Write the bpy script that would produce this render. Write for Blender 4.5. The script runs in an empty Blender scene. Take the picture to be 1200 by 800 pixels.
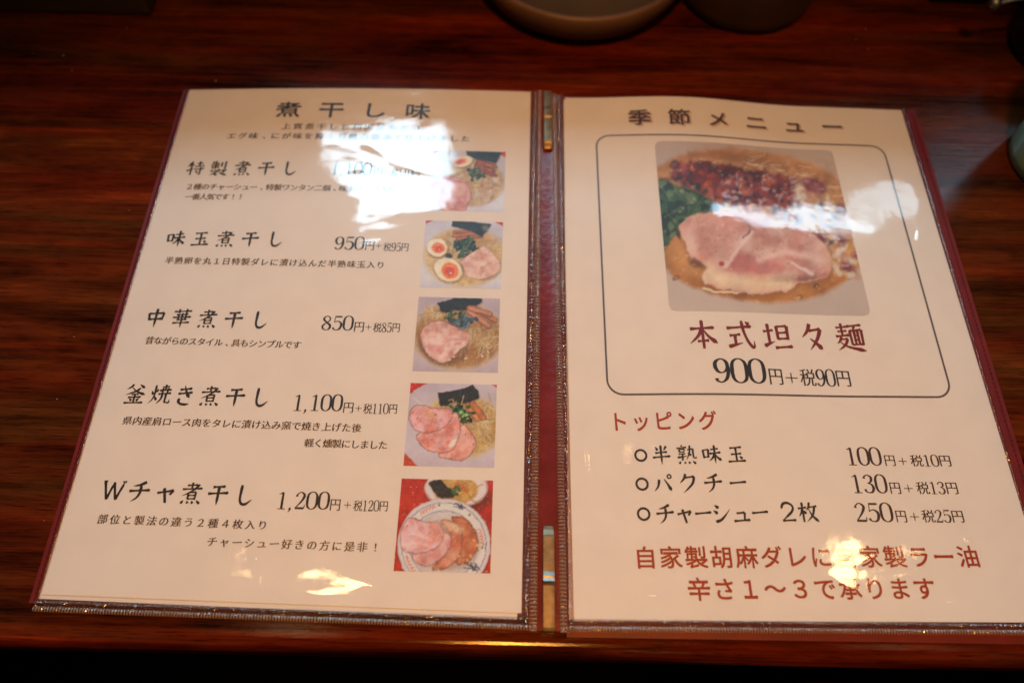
import bpy, bmesh, math, random
import numpy as np
from mathutils import Vector, noise as mnoise, geometry as mgeo

random.seed(4)
RNG = np.random.default_rng(7)
S = bpy.context.scene
COL = S.collection

# ------------------------------------------------------------------ camera
cam = bpy.data.cameras.new('camera')
cam.lens = 25.05
cam.sensor_width = 36
cam.clip_start = 0.01
cam.clip_end = 50
cam.dof.use_dof = True
cam.dof.focus_distance = 0.345
cam.dof.aperture_fstop = 4.0
camo = bpy.data.objects.new('camera', cam)
camo.location = (-.0190, -.0271, .3321)
camo.rotation_euler = (.4479, -.0119, .0192)
COL.objects.link(camo)
S.camera = camo

# ------------------------------------------------------------------ world and lamps
world = bpy.data.worlds.new('World')
S.world = world
world.use_nodes = True
bg = world.node_tree.nodes['Background']
bg.inputs['Color'].default_value = (1.0, .62, .42, 1)
bg.inputs['Strength'].default_value = 0.012
S.view_settings.view_transform = 'Standard'
S.view_settings.look = 'None'
S.view_settings.exposure = 0.0
S.view_settings.gamma = 1.0


def aim(o, target):
    d = Vector(target) - o.location
    o.rotation_euler = d.to_track_quat('-Z', 'Y').to_euler()


def spot(name, loc, target, power, color, radius, cone, blend):
    l = bpy.data.lights.new(name, 'SPOT')
    l.energy = power
    l.color = color
    l.shadow_soft_size = radius
    l.spot_size = math.radians(cone)
    l.spot_blend = blend
    o = bpy.data.objects.new(name, l)
    o.location = loc
    aim(o, target)
    COL.objects.link(o)
    return o


def area(name, loc, target, sx, sy, radiance, color, spread=180):
    l = bpy.data.lights.new(name, 'AREA')
    l.shape = 'RECTANGLE'
    l.size, l.size_y = sx, sy
    l.energy = radiance * math.pi * sx * sy
    l.color = color
    l.spread = math.radians(spread)
    o = bpy.data.objects.new(name, l)
    o.location = loc
    aim(o, target)
    COL.objects.link(o)
    return o


WARM = (1.0, .40, .055)
GLOW = (1.0, .62, .26)
spot('warm_lamp', (0, -.25, 1.3), (0, .08, 0), 49, WARM, .05, 41, 1.0)
spot('warm_lamp', (.79, .20, 1.2), (.06, .10, 0), 2.6, GLOW, .042, 52, 1.0)
spot('warm_lamp', (-.44, .12, 1.2), (-.06, .08, 0), 1.3, GLOW, .030, 50, 1.0)
spot('warm_lamp', (.35, -1.1, 1.0), (0, .25, 0), 3, GLOW, .04, 40, 1.0)  # fill lamp added behind the camera to brighten the bowl's near wall
for lx, ly, pw, rad in ((.30, .13, .16, .013), (-.61, .18, .10, .012), (.25, .42, .07, .010), (.94, .21, .10, .012)):
    spot('warm_lamp', (lx, ly, 1.2), (lx * .15, .1, 0), pw, GLOW, rad, 60, 1.0)  # weak lamps added to put small warm glints in the film
# pale ceiling of the room
area('ceiling_light', (0, 1.0, 1.5), (0, 1.0, 0), 2.2, 1.3, .06, (.80, .82, 1.0))
# daylight: a band added as cool fill, then three window panes seen as reflections
DAY = (.55, .83, 1.0)
area('daylight_panel', (0, 2.5, 2.10), (0, .15, 0), 2.2, .28, 25, DAY)
area('daylight_panel', (-.62, 2.0, 2.28), (-.05, .2, 0), .60, .42, 14, DAY)
area('daylight_panel', (1.42, 1.80, 2.115), (1.42, 0, 2.115), .70, .11, 13, DAY)
area('daylight_panel', (1.77, 1.80, 1.91), (1.77, 0, 1.91), .34, .22, 5, DAY)

# ------------------------------------------------------------------ helpers


def mat(name):
    m = bpy.data.materials.new(name)
    m.use_nodes = True
    return m, m.node_tree.nodes, m.node_tree.links, m.node_tree.nodes['Principled BSDF']


def simple(name, color, rough=.5, metal=0., spec=.5, coat=0.):
    m, n, l, b = mat(name)
    b.inputs['Base Color'].default_value = (*color, 1)
    b.inputs['Roughness'].default_value = rough
    b.inputs['Metallic'].default_value = metal
    b.inputs['Specular IOR Level'].default_value = spec
    b.inputs['Coat Weight'].default_value = coat
    return m


def noisy(name, c1, c2, scale=20., rough=.5, bump=0., bscale=None, metal=0., spec=.5, coat=0.):
    """two-tone noise colour with an optional fine bump"""
    m, n, l, b = mat(name)
    tc = n.new('ShaderNodeTexCoord')
    t = n.new('ShaderNodeTexNoise')
    t.inputs['Scale'].default_value = scale
    t.inputs['Detail'].default_value = 6
    l.new(tc.outputs['Object'], t.inputs['Vector'])
    r = n.new('ShaderNodeValToRGB')
    r.color_ramp.elements[0].position = .3
    r.color_ramp.elements[1].position = .7
    r.color_ramp.elements[0].color = (*c1, 1)
    r.color_ramp.elements[1].color = (*c2, 1)
    l.new(t.outputs['Fac'], r.inputs['Fac'])
    l.new(r.outputs['Color'], b.inputs['Base Color'])
    b.inputs['Roughness'].default_value = rough
    b.inputs['Metallic'].default_value = metal
    b.inputs['Specular IOR Level'].default_value = spec
    b.inputs['Coat Weight'].default_value = coat
    if bump:
        t2 = n.new('ShaderNodeTexNoise')
        t2.inputs['Scale'].default_value = bscale or scale * 8
        t2.inputs['Detail'].default_value = 4
        l.new(tc.outputs['Object'], t2.inputs['Vector'])
        bp = n.new('ShaderNodeBump')
        bp.inputs['Strength'].default_value = 1
        bp.inputs['Distance'].default_value = bump
        l.new(t2.outputs['Fac'], bp.inputs['Height'])
        l.new(bp.outputs['Normal'], b.inputs['Normal'])
    return m


def wood(name):
    m, n, l, b = mat(name)
    tc = n.new('ShaderNodeTexCoord')

    def tex(sx, sy, sz, scale, det, dist=0.):
        mp = n.new('ShaderNodeMapping')
        mp.inputs['Scale'].default_value = (sx, sy, sz)
        l.new(tc.outputs['Object'], mp.inputs['Vector'])
        t = n.new('ShaderNodeTexNoise')
        t.inputs['Scale'].default_value = scale
        t.inputs['Detail'].default_value = det
        t.inputs['Roughness'].default_value = .62
        t.inputs['Distortion'].default_value = dist
        l.new(mp.outputs['Vector'], t.inputs['Vector'])
        return t

    broad = tex(.8, 7, 7, 5.0, 5, .9)       # wide figure
    grain = tex(1.6, 70, 70, 5, 8, .3)      # streaks along the board
    pore = tex(14, 330, 330, 5, 3)          # pores
    patch = tex(5, 16, 16, 5, 4, .5)
    r = n.new('ShaderNodeValToRGB')
    e = r.color_ramp.elements
    e[0].position, e[0].color = .38, (.014, .0024, .0010, 1)
    e[1].position, e[1].color = .64, (.225, .046, .011, 1)
    k = e.new(.47)
    k.color = (.066, .0125, .0036, 1)
    k = e.new(.58)
    k.color = (.130, .026, .0068, 1)

    def mixv(a, c, f):
        x = n.new('ShaderNodeMath')
        x.operation = 'MULTIPLY'
        x.inputs[1].default_value = f
        l.new(c, x.inputs[0])
        y = n.new('ShaderNodeMath')
        y.operation = 'ADD'
        if a is None:
            y.inputs[0].default_value = 0
        else:
            l.new(a, y.inputs[0])
        l.new(x.outputs[0], y.inputs[1])
        return y.outputs[0]

    v = mixv(None, broad.outputs['Fac'], .55)
    v = mixv(v, grain.outputs['Fac'], .27)
    v = mixv(v, patch.outputs['Fac'], .18)
    l.new(v, r.inputs['Fac'])
    pr = n.new('ShaderNodeValToRGB')
    pr.color_ramp.elements[0].position, pr.color_ramp.elements[0].color = .34, (.35, .3, .3, 1)
    pr.color_ramp.elements[1].position, pr.color_ramp.elements[1].color = .46, (1, 1, 1, 1)
    l.new(pore.outputs['Fac'], pr.inputs['Fac'])
    mx = n.new('ShaderNodeMixRGB')
    mx.blend_type = 'MULTIPLY'
    mx.inputs['Fac'].default_value = 1
    l.new(r.outputs['Color'], mx.inputs['Color1'])
    l.new(pr.outputs['Color'], mx.inputs['Color2'])
    # boards of slightly different hue: redder and browner bands along the grain
    band = tex(.5, 4.2, 4.2, 5.0, 3, 1.2)
    hb = n.new('ShaderNodeValToRGB')
    hb.color_ramp.elements[0].position, hb.color_ramp.elements[0].color = .40, (.80, 1.12, 1.0, 1)
    hb.color_ramp.elements[1].position, hb.color_ramp.elements[1].color = .62, (1.22, .78, .75, 1)
    l.new(band.outputs['Fac'], hb.inputs['Fac'])
    m3 = n.new('ShaderNodeMixRGB')
    m3.blend_type = 'MULTIPLY'
    m3.inputs['Fac'].default_value = 1
    l.new(mx.outputs['Color'], m3.inputs['Color1'])
    l.new(hb.outputs['Color'], m3.inputs['Color2'])
    l.new(m3.outputs['Color'], b.inputs['Base Color'])
    b.inputs['Roughness'].default_value = .13
    b.inputs['Specular IOR Level'].default_value = .24
    bp = n.new('ShaderNodeBump')
    bp.inputs['Distance'].default_value = .00013
    bp.inputs['Strength'].default_value = .8
    l.new(mixv(mixv(None, grain.outputs['Fac'], .7), pore.outputs['Fac'], .3), bp.inputs['Height'])
    l.new(bp.outputs['Normal'], b.inputs['Normal'])
    return m


def clear_film(name, tint, gain, rough, cloud=0., smudge=False, bump=0., bscale=600, cloudcol=(.8, .6, .55)):
    """clear PVC: light passes through, both faces reflect by Fresnel"""
    m = bpy.data.materials.new(name)
    m.use_nodes = True
    n, l = m.node_tree.nodes, m.node_tree.links
    n.clear()
    out = n.new('ShaderNodeOutputMaterial')
    tr = n.new('ShaderNodeBsdfTransparent')
    tr.inputs['Color'].default_value = (*tint, 1)
    gl = n.new('ShaderNodeBsdfGlossy')
    gl.inputs['Roughness'].default_value = rough
    fr = n.new('ShaderNodeFresnel')
    geo = n.new('ShaderNodeNewGeometry')
    ior = n.new('ShaderNodeMapRange')      # same reflectance from either face of a thin film
    ior.inputs['To Min'].default_value = 1.5
    ior.inputs['To Max'].default_value = 1 / 1.5
    l.new(geo.outputs['Backfacing'], ior.inputs['Value'])
    l.new(ior.outputs['Result'], fr.inputs['IOR'])
    mu = n.new('ShaderNodeMath')
    mu.operation = 'MULTIPLY'
    mu.use_clamp = True
    mu.inputs[1].default_value = gain
    l.new(fr.outputs[0], mu.inputs[0])
    base = tr.outputs[0]
    if cloud:
        df = n.new('ShaderNodeBsdfDiffuse')
        df.inputs['Color'].default_value = (*cloudcol, 1)
        m0 = n.new('ShaderNodeMixShader')
        m0.inputs[0].default_value = cloud
        l.new(base, m0.inputs[1])
        l.new(df.outputs[0], m0.inputs[2])
        base = m0.outputs[0]
    shine = gl.outputs[0]
    if smudge:       # handled plastic: hazy finger marks beside clear patches, and a weak wide lobe
        tcs = n.new('ShaderNodeTexCoord')
        ns = n.new('ShaderNodeTexNoise')
        ns.inputs['Scale'].default_value = 34
        ns.inputs['Detail'].default_value = 7
        ns.inputs['Roughness'].default_value = .65
        ns.inputs['Distortion'].default_value = .8
        l.new(tcs.outputs['Object'], ns.inputs['Vector'])
        mr = n.new('ShaderNodeMapRange')
        mr.inputs['From Min'].default_value = .42
        mr.inputs['From Max'].default_value = .70
        mr.inputs['To Min'].default_value = rough
        mr.inputs['To Max'].default_value = rough * 2.5
        l.new(ns.outputs['Fac'], mr.inputs['Value'])
        l.new(mr.outputs['Result'], gl.inputs['Roughness'])
        g2 = n.new('ShaderNodeBsdfGlossy')
        g2.inputs['Roughness'].default_value = .20
        m2 = n.new('ShaderNodeMixShader')
        m2.inputs[0].default_value = .13
        l.new(gl.outputs[0], m2.inputs[1])
        l.new(g2.outputs[0], m2.inputs[2])
        shine = m2.outputs[0]
    mx = n.new('ShaderNodeMixShader')
    l.new(mu.outputs[0], mx.inputs[0])
    l.new(base, mx.inputs[1])
    l.new(shine, mx.inputs[2])
    l.new(mx.outputs[0], out.inputs['Surface'])
    if bump:
        tc = n.new('ShaderNodeTexCoord')
        t = n.new('ShaderNodeTexNoise')
        t.inputs['Scale'].default_value = bscale
        t.inputs['Detail'].default_value = 3
        l.new(tc.outputs['Object'], t.inputs['Vector'])
        bp = n.new('ShaderNodeBump')
        bp.inputs['Distance'].default_value = bump
        l.new(t.outputs['Fac'], bp.inputs['Height'])
        l.new(bp.outputs['Normal'], gl.inputs['Normal'])
        l.new(bp.outputs['Normal'], fr.inputs['Normal'])
    return m


def mesh(name, V, F, m, root=None, smooth=False, loc=None):
    """one mesh object; V in world metres. With a root it becomes a child of it."""
    L = np.array(root.location if root else (loc if loc is not None else (0, 0, 0)))
    V = np.asarray(V, float).reshape(-1, 3) - L
    me = bpy.data.meshes.new(name)
    me.from_pydata(V.tolist(), [], F)
    me.update()
    if smooth:
        me.polygons.foreach_set('use_smooth', [True] * len(me.polygons))
    if m:
        me.materials.append(m)
    o = bpy.data.objects.new(name, me)
    COL.objects.link(o)
    if root:
        o.parent = root
    else:
        o.location = L
    return o


def thing(o, label, cat, group=None):
    o['label'] = label
    o['category'] = cat
    if group:
        o['group'] = group
    return o


def empty(name, loc):
    o = bpy.data.objects.new(name, None)
    o.location = loc
    o.empty_display_size = .02
    COL.objects.link(o)
    return o


def grid_faces(nu, nv, off=0):
    F = []
    for j in range(nv - 1):
        for i in range(nu - 1):
            a = off + j * nu + i
            F.append((a, a + 1, a + nu + 1, a + nu))
    return F


def lathe(prof, c, seg=64):
    V, F = [], []
    n = len(prof)
    for k in range(seg):
        a = 2 * math.pi * k / seg
        for r, z in prof:
            V.append((c[0] + r * math.cos(a), c[1] + r * math.sin(a), c[2] + z))
    for k in range(seg):
        k2 = (k + 1) % seg
        for i in range(n - 1):
            F.append((k * n + i, k2 * n + i, k2 * n + i + 1, k * n + i + 1))
    return V, F


def bevel_box(name, lo, hi, r, m, root=None, seg=3):
    bm = bmesh.new()
    bmesh.ops.create_cube(bm, size=1)
    lo, hi = Vector(lo), Vector(hi)
    for v in bm.verts:
        v.co = Vector(((lo[i] + hi[i]) / 2 + v.co[i] * (hi[i] - lo[i])) for i in range(3))
    bmesh.ops.bevel(bm, geom=list(bm.edges), offset=r, segments=seg, affect='EDGES', profile=.5)
    V = [tuple(v.co) for v in bm.verts]
    bm.verts.index_update()
    F = [[v.index for v in f.verts] for f in bm.faces]
    bm.free()
    return mesh(name, V, F, m, root, smooth=False, loc=((lo[0] + hi[0]) / 2, (lo[1] + hi[1]) / 2, lo[2]))


# ------------------------------------------------------------------ the two page surfaces (s: from the spine outwards, t: up the page; metres)
GAP = .0118


def page_h(side, s, t):
    s = np.asarray(s, float)
    t = np.asarray(t, float)
    u = np.clip(t / .297, 0, 1)
    if side == 'L':
        return .0058 * (1 - s / .21) + .0020 * np.sin(np.pi * np.clip(s / .21, 0, 1)) * u
    q = np.clip(s / .145, 0, 1)
    return .0058 * (1 - s / .21) + .0042 * (.5 - .5 * np.cos(2 * np.pi * q)) * (.2 + .8 * u)


def page(side, s, t, dz=0.):
    """page coordinates -> world"""
    s = np.asarray(s, float)
    t = np.asarray(t, float)
    if side == 'L':
        a, x, g, y0 = -.0071, -s, -GAP, .0011
    else:
        a, x, g, y0 = .0072, s, GAP, -.0011
    c, k = math.cos(a), math.sin(a)
    return np.stack([c * x - k * t + g, k * x + c * t + y0, page_h(side, s, t) + dz], -1)


def quad(corners, nu, nv):
    """bilinear grid of (s,t) over TL, TR, BR, BL (millimetres)"""
    c = np.array(corners, float) / 1000
    u = np.linspace(0, 1, nu)[None, :, None]
    v = np.linspace(0, 1, nv)[:, None, None]
    g = (c[0] * (1 - u) + c[1] * u) * (1 - v) + (c[3] * (1 - u) + c[2] * u) * v
    return g[..., 0], g[..., 1]


def sheet(name, side, corners, dz, thick, m, nu=40, nv=50, extra=None):
    s, t = quad(corners, nu, nv)
    d = np.full_like(s, dz)
    if extra is not None:
        d = d + extra(s, t)
    top = page(side, s, t, d).reshape(-1, 3)
    bot = page(side, s, t, d - thick).reshape(-1, 3)
    N = nu * nv
    F = [f[::-1] for f in grid_faces(nu, nv)] + grid_faces(nu, nv, N)
    ring = list(range(nu)) + [j * nu + nu - 1 for j in range(1, nv)] + \
        [(nv - 1) * nu + i for i in range(nu - 2, -1, -1)] + [j * nu for j in range(nv - 2, 0, -1)]
    for a, b in zip(ring, ring[1:] + ring[:1]):
        F.append((a, b, b + N, a + N))
    loc = page(side, s.mean(), t.mean(), dz)
    return mesh(name, np.concatenate([top, bot]), F, m, None, smooth=False, loc=loc)


# ------------------------------------------------------------------ lettering: glyph outlines reshaped into brush and print faces
LINES = []   # filled below: (root, part name, side, text, style, first centre, last centre, em height, em width, material)


def outlines(chars):
    """outline loops of every character (em = 1) from Blender's own built-in font"""
    c = bpy.data.curves.new('lettering', 'FONT')
    c.body = '\n'.join(chars)
    c.space_line = 3
    o = bpy.data.objects.new('lettering', c)
    COL.objects.link(o)
    dg = bpy.context.evaluated_depsgraph_get()
    dg.update()
    cu = o.evaluated_get(dg).to_curve(dg)
    res = {ch: [] for ch in chars}
    pitch = None
    ys = []
    loops = []
    for sp in cu.splines:
        P = sp.bezier_points
        n = len(P)
        loop = []
        for i in range(n):
            a, b = P[i], P[(i + 1) % n]
            p0, p1, p2, p3 = [np.array(v[:2]) for v in (a.co, a.handle_right, b.handle_left, b.co)]
            chord = np.linalg.norm(p3 - p0)
            if chord < 1e-6:
                continue
            d = (p3 - p0) / chord
            dev = max(abs((p1 - p0) @ np.array([-d[1], d[0]])), abs((p2 - p0) @ np.array([-d[1], d[0]])))
            k = 1 if dev < .004 else (3 if chord < .12 else 5)
            for q in range(k):
                f = q / k
                loop.append((1 - f) ** 3 * p0 + 3 * (1 - f) ** 2 * f * p1 + 3 * (1 - f) * f * f * p2 + f ** 3 * p3)
        loops.append(np.array(loop))
    o.to_curve_clear()
    bpy.data.objects.remove(o)
    bpy.data.curves.remove(c)
    for L in loops:
        k = int(round((-(L[:, 1].min() + L[:, 1].max()) / 2 + .38) / 3.0))
        L = L + [0, 3.0 * k]
        res[chars[k]].append(L - [0, .38])
    return res


def area2(L):
    x, y = L[:, 0], L[:, 1]
    return .5 * np.sum(x * np.roll(y, -1) - np.roll(x, -1) * y)


def reshape_glyph(loops, style, full=True):
    """turn an even sans outline into a brush hand (kai), a print serif (min) or a flared seal-script-like hand (rei)"""
    if not loops:
        return []
    hth, vth, tilt = {'head': (.002, .018, .075), 'kai': (-.002, .021, .08), 'min': (-.006, .013, 0.), 'rei': (.014, .016, .0)}[style]
    big = max(loops, key=lambda q: abs(area2(q)))
    sgn = np.sign(area2(big))
    out = []
    for L in loops:
        n = len(L)
        if n < 3:
            continue
        # normals (outward of the ink)
        e = np.roll(L, -1, 0) - L
        el = np.linalg.norm(e, axis=1)
        en = np.stack([e[:, 1], -e[:, 0]], 1) / np.maximum(el, 1e-9)[:, None] * sgn
        vn = en + np.roll(en, 1, 0)
        vn = vn / np.maximum(np.linalg.norm(vn, axis=1), .35)[:, None]
        vn = np.clip(vn * 1.25, -1, 1)
        D = L + np.stack([vn[:, 0] * vth, vn[:, 1] * hth], 1)
        res = []
        i = 0
        turn = [0.] * n
        for q in range(n):
            a, b = e[q - 1], e[q]
            turn[q] = math.degrees(math.atan2(a[0] * b[1] - a[1] * b[0], a @ b)) * sgn
        cap = [False] * n
        for q in range(n):
            q2 = (q + 1) % n
            if .035 < el[q] < .125 and 45 < turn[q] < 130 and 45 < turn[q2] < 130 and el[q - 1] > el[q] * .75 and el[q2] > el[q] * .75:
                cap[q] = True
        for q in range(n):
            q2 = (q + 1) % n
            if cap[q - 1]:
                continue        # vertex written with its cap
            if not cap[q]:
                res.append(D[q])
                continue
            A, B = D[q], D[q2]
            d = en[q]
            ang = math.degrees(math.atan2(d[1], d[0]))
            w = np.linalg.norm(B - A)
            mid = (A + B) / 2
            up, lo = (A, B) if A[1] > B[1] else (B, A)
            lf, rt = (A, B) if A[0] < B[0] else (B, A)
            if style == 'min':
                if abs(ang) < 20:      # small triangle on the right end of a thin stroke
                    U = [up + [-.075, 0], up + [-.03, .045], up + [.0, .012], lo]
                    pts = U if up is A else U[::-1]
                elif 70 < ang < 110:
                    U = [lf + [-.02, .012], rt + [.0, -.012]]
                    pts = U if lf is A else U[::-1]
                else:
                    pts = [A, B]
            elif style == 'rei':
                if abs(ang) < 30 or abs(ang) > 150:
                    pts = [A + d * .0 + (A - mid) * .35, A * .5 + B * .5 + d * .02, B + (B - mid) * .35]
                else:
                    pts = [A, A * .75 + B * .25 + d * .018, A * .25 + B * .75 + d * .018, B]
            else:
                g = 1.0 if style == 'head' else .8
                if abs(ang) < 28:
                    U = [up + np.array([-.075, .0]), up + np.array([-.03, .034]) * g, up + np.array([.012, .008]), lo + np.array([.022, -.012]) * g, lo + np.array([-.02, -.022]) * g, lo + [-.075, 0]]
                    pts = U if up is A else U[::-1]
                elif abs(ang) > 152:
                    U = [up + np.array([.05, 0]), up + np.array([-.022, .022]) * g, lo + np.array([.012, -.014]) * g, lo + [.07, .004]]
                    pts = U if up is A else U[::-1]
                elif 62 <= ang <= 118:
                    U = [lf + np.array([-.0, -.05]), lf + np.array([-.024, .026]) * g, rt + np.array([.006, -.012]) * g, rt + [0, -.06]]
                    pts = U if lf is A else U[::-1]
                elif -118 <= ang <= -62:
                    U = [lf + [.004, .03], lf + np.array([.016, -.012]), mid + [.008, -.022], rt + [-.004, .02]]
                    pts = U if lf is A else U[::-1]
                elif -152 < ang < -118:      # left falling stroke tapers to a tip
                    t = np.array([d[1], -d[0]])
                    pts = [A - d * .09, mid + d * .03 + (A - mid) * .15, mid + d * .03 + (B - mid) * .15, B - d * .09]
                elif -62 < ang < -28:        # right falling stroke swells, then a flat foot
                    pts = [A - d * .07 + (A - mid) * .1, A + (A - mid) * .55 - d * .01, mid + d * .035 + (rt - mid) * .4, B + (B - mid) * .4 - d * .01, B - d * .07 + (B - mid) * .1]
                else:
                    pts = [A - d * .03 + (A - mid) * .25, mid + d * .02, B - d * .03 + (B - mid) * .25]
            res.extend(np.asarray(p, float) for p in pts)
        R = np.array(res)
        cx = .5
        R = R - [cx, 0]
        R = np.stack([R[:, 0], R[:, 1] + tilt * R[:, 0]], 1)
        out.append(R)
    return out


def tess(loops):
    """fill outline loops by winding number (holes stay open)"""
    V, E = [], []
    for L in loops:
        o, n = len(V), len(L)
        V += [Vector((p[0], p[1])) for p in L]
        E += [(o + i, o + (i + 1) % n) for i in range(n)]
    vo, _, fo, *_r = mgeo.delaunay_2d_cdt(V, E, [], 0, 1e-6)
    P = np.array([(v.x, v.y) for v in vo])
    tri = np.array([f for f in fo if len(f) == 3])
    c = P[tri].mean(1)
    wn = np.zeros(len(c))
    for L in loops:
        for p, q in zip(L, np.roll(L, -1, 0)):
            side_ = (q[0] - p[0]) * (c[:, 1] - p[1]) - (c[:, 0] - p[0]) * (q[1] - p[1])
            wn += ((p[1] <= c[:, 1]) & (q[1] > c[:, 1]) & (side_ > 0)).astype(int)
            wn -= ((p[1] > c[:, 1]) & (q[1] <= c[:, 1]) & (side_ < 0)).astype(int)
    return P, [tuple(int(x) for x in f) for f in tri[np.round(wn) != 0]]


def ribbon(pts, closed=False, k=7):
    """variable-width stroke; pts = (x, y, width)"""
    P = np.array(pts, float)
    n = len(P)
    C = []
    segs = n if closed else n - 1
    for i in range(segs):
        g = (lambda j: P[j % n]) if closed else (lambda j: P[min(max(j, 0), n - 1)])
        p0, p1, p2, p3 = g(i - 1), g(i), g(i + 1), g(i + 2)
        for q in range(k):
            f = q / k
            C.append(.5 * ((2 * p1) + (p2 - p0) * f + (2 * p0 - 5 * p1 + 4 * p2 - p3) * f * f + (3 * p1 - p0 - 3 * p2 + p3) * f ** 3))
    if not closed:
        C.append(P[-1])
    C = np.array(C)
    d = np.gradient(C[:, :2], axis=0) if not closed else np.roll(C[:, :2], -1, 0) - np.roll(C[:, :2], 1, 0)
    d /= np.maximum(np.linalg.norm(d, axis=1), 1e-9)[:, None]
    nn = np.stack([-d[:, 1], d[:, 0]], 1) * np.maximum(C[:, 2:3], .004) / 2
    V = np.concatenate([C[:, :2] + nn, C[:, :2] - nn])
    m = len(C)
    F = [(i, i + 1, m + i + 1, m + i) for i in range(m - 1)]
    if closed:
        F.append((m - 1, 0, m, 2 * m - 1))
    return V, F


# old-style serif figures, 1 high, baseline 0; (strokes, advance)
T, H = .035, .125
FIG = {
    '0': ([([(.30, 1.0, .04), (.10, .86, .10), (.055, .5, H), (.10, .14, .10), (.30, 0, .04), (.50, .14, .10), (.545, .5, H), (.50, .86, .10)], True)], .60),
    '1': ([([(.30, .97, .10), (.30, .5, .115), (.30, .03, .115)], False), ([(.10, .87, .03), (.20, .90, .05), (.30, .985, .06)], False), ([(.11, .015, .035), (.5, .015, .035)], False)], .60),
    '2': ([([(.10, .73, .13), (.11, .84, .07), (.28, .985, .045), (.46, .86, .11), (.46, .68, .125), (.32, .40, .08), (.07, .06, .04)], False), ([(.06, .055, .11), (.50, .055, .11)], False), ([(.51, .05, .05), (.54, .25, .03)], False)], .60),
    '3': ([([(.10, .78, .12), (.13, .88, .07), (.28, .98, .045), (.45, .86, .11), (.44, .67, .11), (.30, .54, .04), (.22, .53, .035)], False), ([(.26, .53, .035), (.42, .47, .08), (.50, .28, .13), (.42, .07, .10), (.25, .015, .045), (.11, .09, .08), (.08, .20, .12)], False)], .60),
    '5': ([([(.14, .95, .09), (.47, .95, .10), (.50, .99, .03)], False), ([(.15, .97, .035), (.12, .55, .035)], False), ([(.11, .53, .035), (.20, .60, .04), (.33, .63, .06), (.49, .50, .115), (.51, .30, .13), (.42, .07, .10), (.24, .015, .045), (.11, .08, .08), (.08, .18, .12)], False)], .60),
    '8': ([([(.30, .985, .04), (.14, .88, .09), (.13, .72, .11), (.30, .53, .10), (.48, .36, .13), (.48, .13, .11), (.30, .015, .04), (.11, .12, .09), (.10, .33, .10), (.28, .51, .05), (.44, .67, .07), (.45, .87, .08)], True)], .60),
    '9': ([([(.30, .985, .04), (.12, .86, .11), (.09, .66, .13), (.17, .46, .10), (.30, .41, .04), (.44, .50, .08), (.50, .66, .11), (.47, .87, .11)], True), ([(.51, .70, .12), (.52, .45, .12), (.44, .16, .10), (.27, .015, .045), (.12, .08, .08), (.11, .17, .12)], False)], .60),
    ',': ([([(.10, .06, .13), (.14, .02, .11), (.13, -.09, .05), (.06, -.17, .02)], False)], .33),
    '+': ([([(.0, .45, .05), (.60, .45, .05)], False), ([(.3, .15, .05), (.3, .75, .05)], False)], .60),
}


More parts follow.
